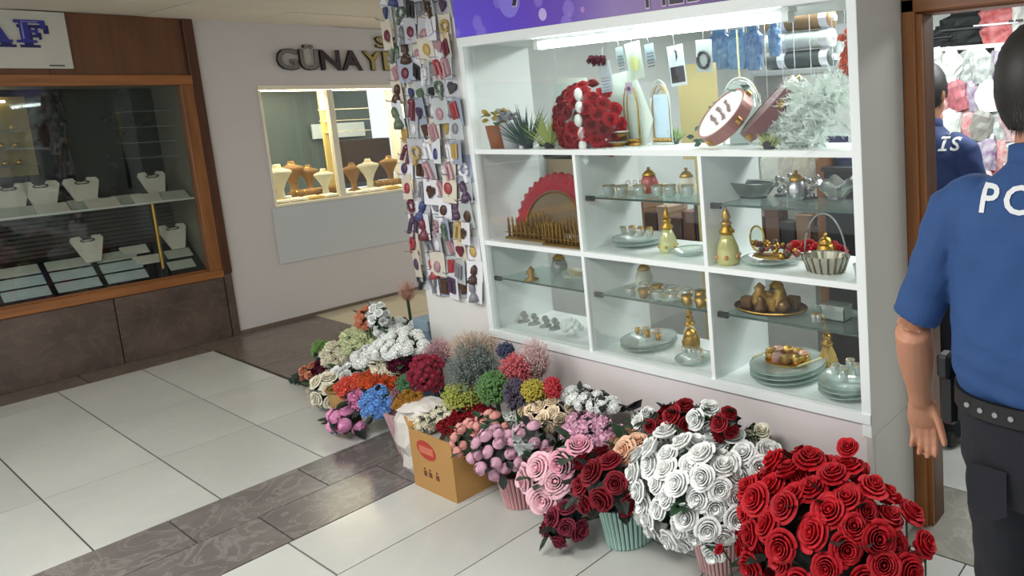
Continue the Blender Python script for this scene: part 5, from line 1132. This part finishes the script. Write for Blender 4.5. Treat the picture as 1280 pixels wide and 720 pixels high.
for r in range(5):
    for c_i in range(7):
        ca,cn=cols_[(r*4+c_i*3+(r*c_i)%4)%10]
        if (r,c_i)==(0,4): ca,cn='#6a3c78','purple'
        if (r,c_i)==(0,2) or (r,c_i)==(0,3): ca,cn='#cfd6d2','white'
        px=1172+c_i*19+(r%2)*7; py=84+r*36; p=at(px,py,Yd-.04); 
        t=thing('hanging_packet','%s packet hanging beyond the doorway, %s row, %s from left'%(cn,('top','second','third','fourth','lowest')[r],ordn[c_i]),'packet',(p.x,Yd-.04-.03*(c_i%2),p.z),'packets beyond the doorway'); t.rotation_euler=(0,rnd(-.35,.35),0)
        obj('bag',crumple((0,0,-.1),.065,.025,.2,100+r*7+c_i,12,6,.25).mesh(),mat('pw_'+ca[1:],ca,.35,0,('#3c3c42','#d8dcd8','#7a6a66')[(c_i+r)%3],28,.7),t); obj('header',MB().box((-.035,0,.09),(.035,.003,.13)).mesh(),card_w,t)
t=thing('pegboard','grey wall panel carrying the hanging packets beyond the doorway','panel',(-.5,Yd+.04,.9)); part('panel',MB().box((-2.4,Yd+.03,.35),(1.4,Yd+.05,zs-.03)),mat('peg_grey','#8f918e',.6,0,'#4c4c4c',9,.9),t)
for k in range(5): part('rail',MB().box((-2.4,Yd-.0,at(1220,72+36*k,Yd).z),(1.4,Yd+.03,at(1220,72+36*k,Yd).z+.012)),steel,t)

for i,(x,z,lb,m) in enumerate(((-2.36,.841,'left end of the lower middle glass shelf',cream_velvet),(-2.1,.5755,'centre of the lowest middle compartment floor',dull_gold),(-1.62,.841,'left end of the lower right glass shelf',MATS['cut_glass']),(-2.95,.841,'lower left glass shelf beside the bronze ornament',MATS['cut_glass']),(-2.28,1.271,'left rear of the upper middle glass shelf',MATS['beads_red']),(-1.38,1.034,'rear of the right column floor behind the gilt cluster',gold),(-1.5,1.271,'rear of the upper right glass shelf',steel),(-2.06,1.271,'right rear of the upper middle glass shelf',cream_velvet))):
    t=thing('lidded_jar','small lidded ornament jar at the %s'%lb,'jar',(x,YD+.22,z),'lidded jars at the back of the shelves')
    obj('jar_body',MB().lathe([(.028,0),(.036,.01),(.04,.04),(.03,.07),(.026,.075)],n=18).mesh(smooth=True),m,t); obj('lid',MB().lathe([(.028,.075),(.03,.08),(.016,.098),(.004,.102)],n=16).mesh(smooth=True),gold,t); obj('knob',MB().ball((0,0,.108),.008,8,6).mesh(smooth=True),gold,t)
# ---------------------------------------------------------------- people
def loft(rings,n=28,p=2.3):
    """rings of (x,y,z,halfwidth,halfdepth); superellipse sections"""
    out=[]
    for (x,y,z,a,b) in rings:
        r=[]
        for k in range(n):
            t=2*PI*k/n; c,s=math.cos(t),math.sin(t); q=(abs(c)**p+abs(s)**p)**(-1/p); r.append(Vector((x+a*c*q,y+b*s*q,z)))
        out.append(r)
    return MB().ring(out)
def limb(path,rs,n=16):
    b=MB(); path=[Vector(p) for p in path]
    # dense interpolation with round ends
    P=[];Rr_=[]
    for i in range(len(path)-1):
        for k in range(5): f=k/5; g=f*f*(3-2*f); P.append(path[i].lerp(path[i+1],f)); Rr_.append(rs[i]*(1-g)+rs[i+1]*g)
    P.append(path[-1]); Rr_.append(rs[-1])
    b.tube(P,Rr_,n); b.ball(path[0],rs[0],14,9); b.ball(path[-1],rs[-1],14,9)
    return b
def fuse(mbs,vox,smooth=2,fn=None):
    me=bpy.data.meshes.new('f'); bm=bmesh.new()
    for mb in mbs:
        m=mb.mesh(); bm.from_mesh(m)
    bmesh.ops.recalc_face_normals(bm,faces=bm.faces); bm.to_mesh(me); bm.free()
    o=bpy.data.objects.new('f',me); COL.objects.link(o)
    r=o.modifiers.new('r','REMESH'); r.mode='VOXEL'; r.voxel_size=vox; r.use_smooth_shade=True
    s=o.modifiers.new('s','SMOOTH'); s.iterations=smooth; s.factor=.5
    dg=bpy.context.evaluated_depsgraph_get(); dg.update(); out=bpy.data.meshes.new_from_object(o.evaluated_get(dg)); bpy.data.objects.remove(o)
    if fn:
        ns=[v.normal.copy() for v in out.vertices]
        for v,nn in zip(out.vertices,ns): v.co+=nn*fn(v.co)
        out.update()
    for p_ in out.polygons: p_.use_smooth=True
    return out
def finger(base,dirv,curl,lens,r,axis):
    """one finger: three phalanges, each turned by curl about axis"""
    p=Vector(base); d=Vector(dirv).normalized(); pts=[p.copy()]; 
    for i,l in enumerate(lens):
        p=p+d*l; pts.append(p.copy()); d=Quaternion(axis,curl)@d
    return limb(pts,[r,r*.97,r*.9,r*.78],10)
def person(name_label,loc_,rz,skin,shirt_m,trouser_m,hair_m,word,larm,rarm,vox=.006,belt=True,fat=1.0,lean=0,headturn=0,H=1.0,textz=1.408,textx=.0,letters=None,fronthand=True):
    t=thing('person',name_label,'person',loc_,'uniformed men',rz)
    body=[]
    # bare trunk, neck, head
    body.append(loft([(0,0,.80,.13,.09),(0,0,.95,.16,.1),(0,0,1.1,.15,.1),(0,0,1.3,.16,.095),(0,-.01,1.42,.13,.075),(0,-.012,1.48,.07,.058)]))
    body.append(limb([(0,-.014,1.42),(0,-.006,1.53),(0,.006,1.60)],[.062,.062,.060]))
    hq=Matrix.Translation((-.012,.012,1.655))@Matrix.Rotation(headturn,4,'Z')@Matrix.Scale(1.06,4)
    hd=MB().ball((0,0,0.012),1,24,18,(.079,.098,.112)); hd.xf(hq); body.append(hd)
    jaw=MB().ball((0,.028,-.055),1,18,12,(.062,.066,.066)); jaw.xf(hq); body.append(jaw)
    nose=limb([(0,.095,.015),(0,.115,-.022)],[.009,.014],8); nose.xf(hq); body.append(nose)
    for s in (-1,1):
        e=MB().ball((s*.082,-.004,-.012),1,12,8,(.010,.020,.034)); e.xf(hq); body.append(e)
        e=MB().ball((s*.03,.088,.02),.015,8,6); e.xf(hq); body.append(e)
    lips=MB().ball((0,.088,-.055),1,10,6,(.024,.012,.009)); lips.xf(hq); body.append(lips)
    for arm,s in ((larm,-1),(rarm,1)):
        sh,el,wr,hd_dir=[Vector(a) for a in arm]
        body.append(limb([sh,sh.lerp(el,.5),el,el.lerp(wr,.35),wr],[.05,.05,.045,.047,.032]))
        # hand: palm, four fingers, thumb
        d=hd_dir.normalized(); side=Vector((0,1,0)); side=(side-d*side.dot(d)).normalized(); nrm=d.cross(side).normalized()   # palm plane: d (down), side (thumb side, forward)
        if s>0: pass
        inw=Vector((-s,0,0)); 
        if nrm.dot(inw)<0: nrm=-nrm                                                # towards the body = palm side
        if arm[4] if len(arm)>4 else False: pass
        tw=Matrix.Rotation(math.radians(arm_twist.get(s,0)),3,d); side=tw@side; nrm=tw@nrm
        p0=wr; cw=[]
        for f,hw,ht in ((-.01,.028,.022),(.025,.036,.020),(.06,.042,.017),(.088,.042,.014)):
            c=p0+d*f; cw.append([c+side*(hw*math.cos(a))+nrm*(ht*math.sin(a)) for a in [2*PI*k/16 for k in range(16)]])
        body.append(MB().ring(cw))
        ax=d.cross(nrm).normalized()
        for j,(o_,L_) in enumerate(((.029,.92),(.0098,1.0),(-.0098,.94),(-.029,.76))):
            cu=.42+.10*j
            body.append(finger(p0+d*.082+side*o_,d+side*o_*.6+nrm*.22,cu,[.043*L_,.027*L_,.022*L_],.0092 if j<3 else .008,ax))
        body.append(finger(p0+d*.02+side*.03+nrm*.006,(d*.9+side*.32+nrm*.4),.25,[.04,.032,.026],.0112,ax))
    me=fuse(body,vox); bo=obj('body',me,skin,t)
    # eyes & brows
    for s in (-1,1):
        e=MB().ball((s*.03,.1,.018),.0075,8,6); e.xf(hq); obj('eye',e.mesh(smooth=True),mat('eye_white','#e8e4dc',.2),t)
        e=MB().tube([(s*.014,.106,.038),(s*.03,.104,.044),(s*.05,.092,.038)],.0035,5); e.xf(hq); obj('eyebrow',e.mesh(),hair_m,t)
    # hair: short back and sides
    hm=MB().ball((0,0,0.012),1,40,30,(.084,.103,.117)); hb=bmesh.new(); hb.from_mesh(hm.mesh())
    dele=[f for f in hb.faces if (lambda c:(c.y>.045 and c.z<.06) or (c.z<-.02 and c.y>-.02) or c.z<-.072)(f.calc_center_median())]
    bmesh.ops.delete(hb,geom=dele,context='FACES')
    for v in hb.verts:
        n_=v.co.normalized(); v.co+=n_*(.0025*math.sin(v.co.x*260)*math.sin(v.co.z*230+v.co.y*190)); v.co=hq@v.co
    hme=bpy.data.meshes.new('hair'); hb.to_mesh(hme); hb.free(); 
    for p_ in hme.polygons: p_.use_smooth=True
    ho=obj('hair',hme,hair_m,t); md=ho.modifiers.new('s','SOLIDIFY'); md.thickness=.006; md.offset=1
    # nape stubble as strands
    st=MB()
    for i in range(1500):
        a=rnd(PI*.98,PI*2.02) ; z=rnd(-.085,.1); c_=math.cos(a); s_=math.sin(a); k=math.sqrt(max(0.02,1-((z-.012)/.117)**2)); q=Vector((.085*c_*k,.104*s_*k,z)); q2=q*1.05+Vector((0,0,-.012)); w_=Vector((-s_,c_,0))*.0011; st.add([hq@(q-w_),hq@(q+w_),hq@q2],[(0,1,2)])
    so=obj('hair_strands',st.mesh(),hair_m,t); so['kind']='stuff'
    # shirt
    f=fat; sh=[]
    sh.append(loft([(0,0,.985,.178*f,.12*f),(0,.004,1.015,.192*f,.135*f),(0,.006,1.08,.20*f,.142*f),(0,.002,1.2,.198*f,.138),(0,-.006,1.30,.202,.130),(0,-.012,1.38,.200,.118),(0,-.014,1.43,.172,.098),(0,-.014,1.465,.118,.082),(0,-.012,1.495,.078,.07),(0,-.008,1.512,.066,.064)],36,2.5))
    for arm,s in ((larm,-1),(rarm,1)):
        a=Vector(arm[0]); e=Vector(arm[1]); q=a.lerp(e,.74); sh.append(limb([a+Vector((-s*.05,0,.02)),a,a.lerp(e,.45),q],[.072,.070,.063,.058]))
        d=(e-a).normalized(); sh.append(MB().tube([q-d*.01,q+d*.055],[.058,.059],18))
    rs=random.Random(5)
    def wr_(co):
        lowarm=1 if abs(co.x)>.2 else .35
        z=co.z; v=.0016*lowarm*math.sin(z*75+co.x*38+math.sin(co.y*40)*1.6)+.0012*math.sin(z*41-co.x*57+co.y*30)
        if abs(co.x)<.2 and z<1.12: v+=.004*math.sin(z*120+co.x*25)*max(0,(1.12-z)/.16)
        if abs(co.x)<.19 and 1.12<z<1.34: v+=.0022*math.sin((co.x*40)+(z*22))
        return v
    sm_=fuse(sh,vox*1.15,3,wr_); so=obj('shirt',sm_,shirt_m,t)
    # collar and sleeve hems
    obj('collar',MB().ring([[Vector((r*math.cos(a),-.008+r*.95*math.sin(a),z+.012*(-math.sin(a)))) for a in [2*PI*k/30 for k in range(30)]] for r,z in ((.071,1.485),(.076,1.5),(.073,1.535),(.067,1.537),(.064,1.5))],cap=False).mesh(smooth=True),shirt_m,t)
    # trousers with pelvis and legs, shoes
    tr=[loft([(0,.0,.76,.165,.12),(0,0,.84,.186,.136),(0,.0,.92,.180*f,.128*f),(0,.002,.99,.180*f,.124*f)],36,2.5)]
    for s in (-1,1): tr.append(limb([(s*.090,0,.80),(s*.095,.01,.5),(s*.10,-.01,.12)],[.094,.074,.062]))
    for s in (-1,1): tr.append(MB().tube([(s*.10,-.01,.14),(s*.105,-.01,.045)],[.066,.072],20))
    obj('trousers',fuse(tr,vox*1.3,3,lambda co:.0025*math.sin(co.z*60+co.x*50)*math.sin(co.z*23+co.y*30)),trouser_m,t)
    for s in (-1,1):
        o_=MB().ring([[Vector((s*.115+w_*math.cos(a),y+.0,z+h_*math.sin(a))) for a in [2*PI*k/14 for k in range(14)]] for y,z,w_,h_ in ((-.09,.04,.02,.03),(-.07,.045,.036,.045),(0,.05,.042,.05),(.08,.04,.046,.038),(.14,.03,.044,.026),(.17,.024,.024,.018))])
        obj('shoe',o_.mesh(smooth=True),mat('shoe_black','#141414',.35),t)
    if belt:
        bl=MB(); 
        bl.ring([[Vector((a_*c_*q,.002+b_*s_*q,z)) for c_,s_,q in [(math.cos(x),math.sin(x),(abs(math.cos(x))**2.5+abs(math.sin(x))**2.5)**(-1/2.5)) for x in [2*PI*k/40 for k in range(40)]]] for a_,b_,z in ((.186*f,.130*f,.958),(.193*f,.137*f,.960),(.193*f,.137*f,1.002),(.186*f,.130*f,1.004))],cap=False,close=True)
        obj('belt',bl.mesh(smooth=False),mat('belt_black','#121215',.45),t)
        for k in range(9):
            x=-.14+.035*k*1.0; y=.002-.137*f*(1-abs(x/(.193*f))**2.5)**(1/2.5); b=MB().tube([(x,y-.003,.981),(x,y+.004,.981)],.006,10); obj('snap',b.mesh(),steel,t)
        hb_=MB().box((-.238*f,-.02,.87),(-.195*f,.05,1.0),.012); obj('holster',hb_.mesh(),mat('holster_black','#111114',.4),t)
        obj('pistol_grip',MB().box((-.236*f,-.035,.99),(-.205*f,.01,1.05),.008).mesh(),mat('grip_black','#1a1a1d',.45),t); obj('holster_strap',MB().box((-.243*f,.0,.95),(-.193*f,.015,1.005),.004).mesh(),mat('belt_black','#121215',.45),t)
        obj('pouch',MB().box((-.22*f,.06,.90),(-.175*f,.1,1.0),.008).mesh(),mat('holster_black','#111114',.4),t)
        pk=MB().poly([(-.135,-.131,.86),(-.045,-.139,.86),(-.045,-.139,.76),(-.09,-.139,.735),(-.135,-.131,.76)],(0,-1,0),.003); obj('back_pocket',pk.mesh(),trouser_m,t)
    # dark sleeve patch
    a=Vector(larm[0]); 
    # lettering across the back, wrapped onto the shirt
    from mathutils.bvhtree import BVHTree
    bv=BVHTree.FromPolygons([v.co.copy() for v in sm_.vertices],[tuple(p_.vertices) for p_ in sm_.polygons])
    hh=.058; x=-.108+textx; wm_=mat('print_white','#dfe2e4',.6)
    for ch in word:
        m2=text_mesh(ch,1,.0,.018); bm=bmesh.new(); bm.from_mesh(m2); bmesh.ops.triangulate(bm,faces=bm.faces)
        for _ in range(2): bmesh.ops.subdivide_edges(bm,edges=[e for e in bm.edges if e.calc_length()>.1],cuts=1); bmesh.ops.triangulate(bm,faces=bm.faces)
        lo=min(v.co.x for v in bm.verts); wd=(max(v.co.x for v in bm.verts)-lo)*hh/.72*1.1
        for v in bm.verts:
            X=x+(v.co.x-lo)*hh/.72*1.1; Zz=textz+v.co.y*hh/.72; hit=bv.ray_cast(Vector((X,-.5,Zz)),Vector((0,1,0))); y=hit[0].y if hit[0] else -.12; v.co=Vector((X,y-.003,Zz))
        bm.to_mesh(m2); bm.free(); m2.materials.clear(); obj('letter',m2,wm_,t); x+=wd+.012
    return t,sm_
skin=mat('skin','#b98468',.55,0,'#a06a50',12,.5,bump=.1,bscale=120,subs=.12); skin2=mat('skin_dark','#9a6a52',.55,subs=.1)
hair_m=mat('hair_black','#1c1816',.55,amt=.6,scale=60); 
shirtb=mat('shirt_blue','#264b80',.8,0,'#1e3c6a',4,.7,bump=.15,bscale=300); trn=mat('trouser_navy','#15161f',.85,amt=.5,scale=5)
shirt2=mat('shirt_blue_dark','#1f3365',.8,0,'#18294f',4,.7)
arm_twist={-1:75,1:-75}
PX,PY=-.385,1.5
def L(v): return (v.x-PX,v.y-PY,v.z)
def AL(px,py,Y): return L(at(px,py,Y))
elb=AL(1141,406,1.46); wri=AL(1151,495,1.56); 
sh_=(-.195,-.005,1.385)
tip=AL(1158,560,1.60)
dirv=tuple(Vector(tip)-Vector(wri))
P1,_=person('police officer in a blue short-sleeved shirt seen from behind in the right foreground',(PX,PY,0),0,skin,shirtb,trn,hair_m,'POLİS',(sh_,elb,wri,dirv),((.2,-.005,1.385),(.27,.0,1.13),(.25,.07,.9),(-.05,.1,-1)),vox=.0052,fat=1.04)
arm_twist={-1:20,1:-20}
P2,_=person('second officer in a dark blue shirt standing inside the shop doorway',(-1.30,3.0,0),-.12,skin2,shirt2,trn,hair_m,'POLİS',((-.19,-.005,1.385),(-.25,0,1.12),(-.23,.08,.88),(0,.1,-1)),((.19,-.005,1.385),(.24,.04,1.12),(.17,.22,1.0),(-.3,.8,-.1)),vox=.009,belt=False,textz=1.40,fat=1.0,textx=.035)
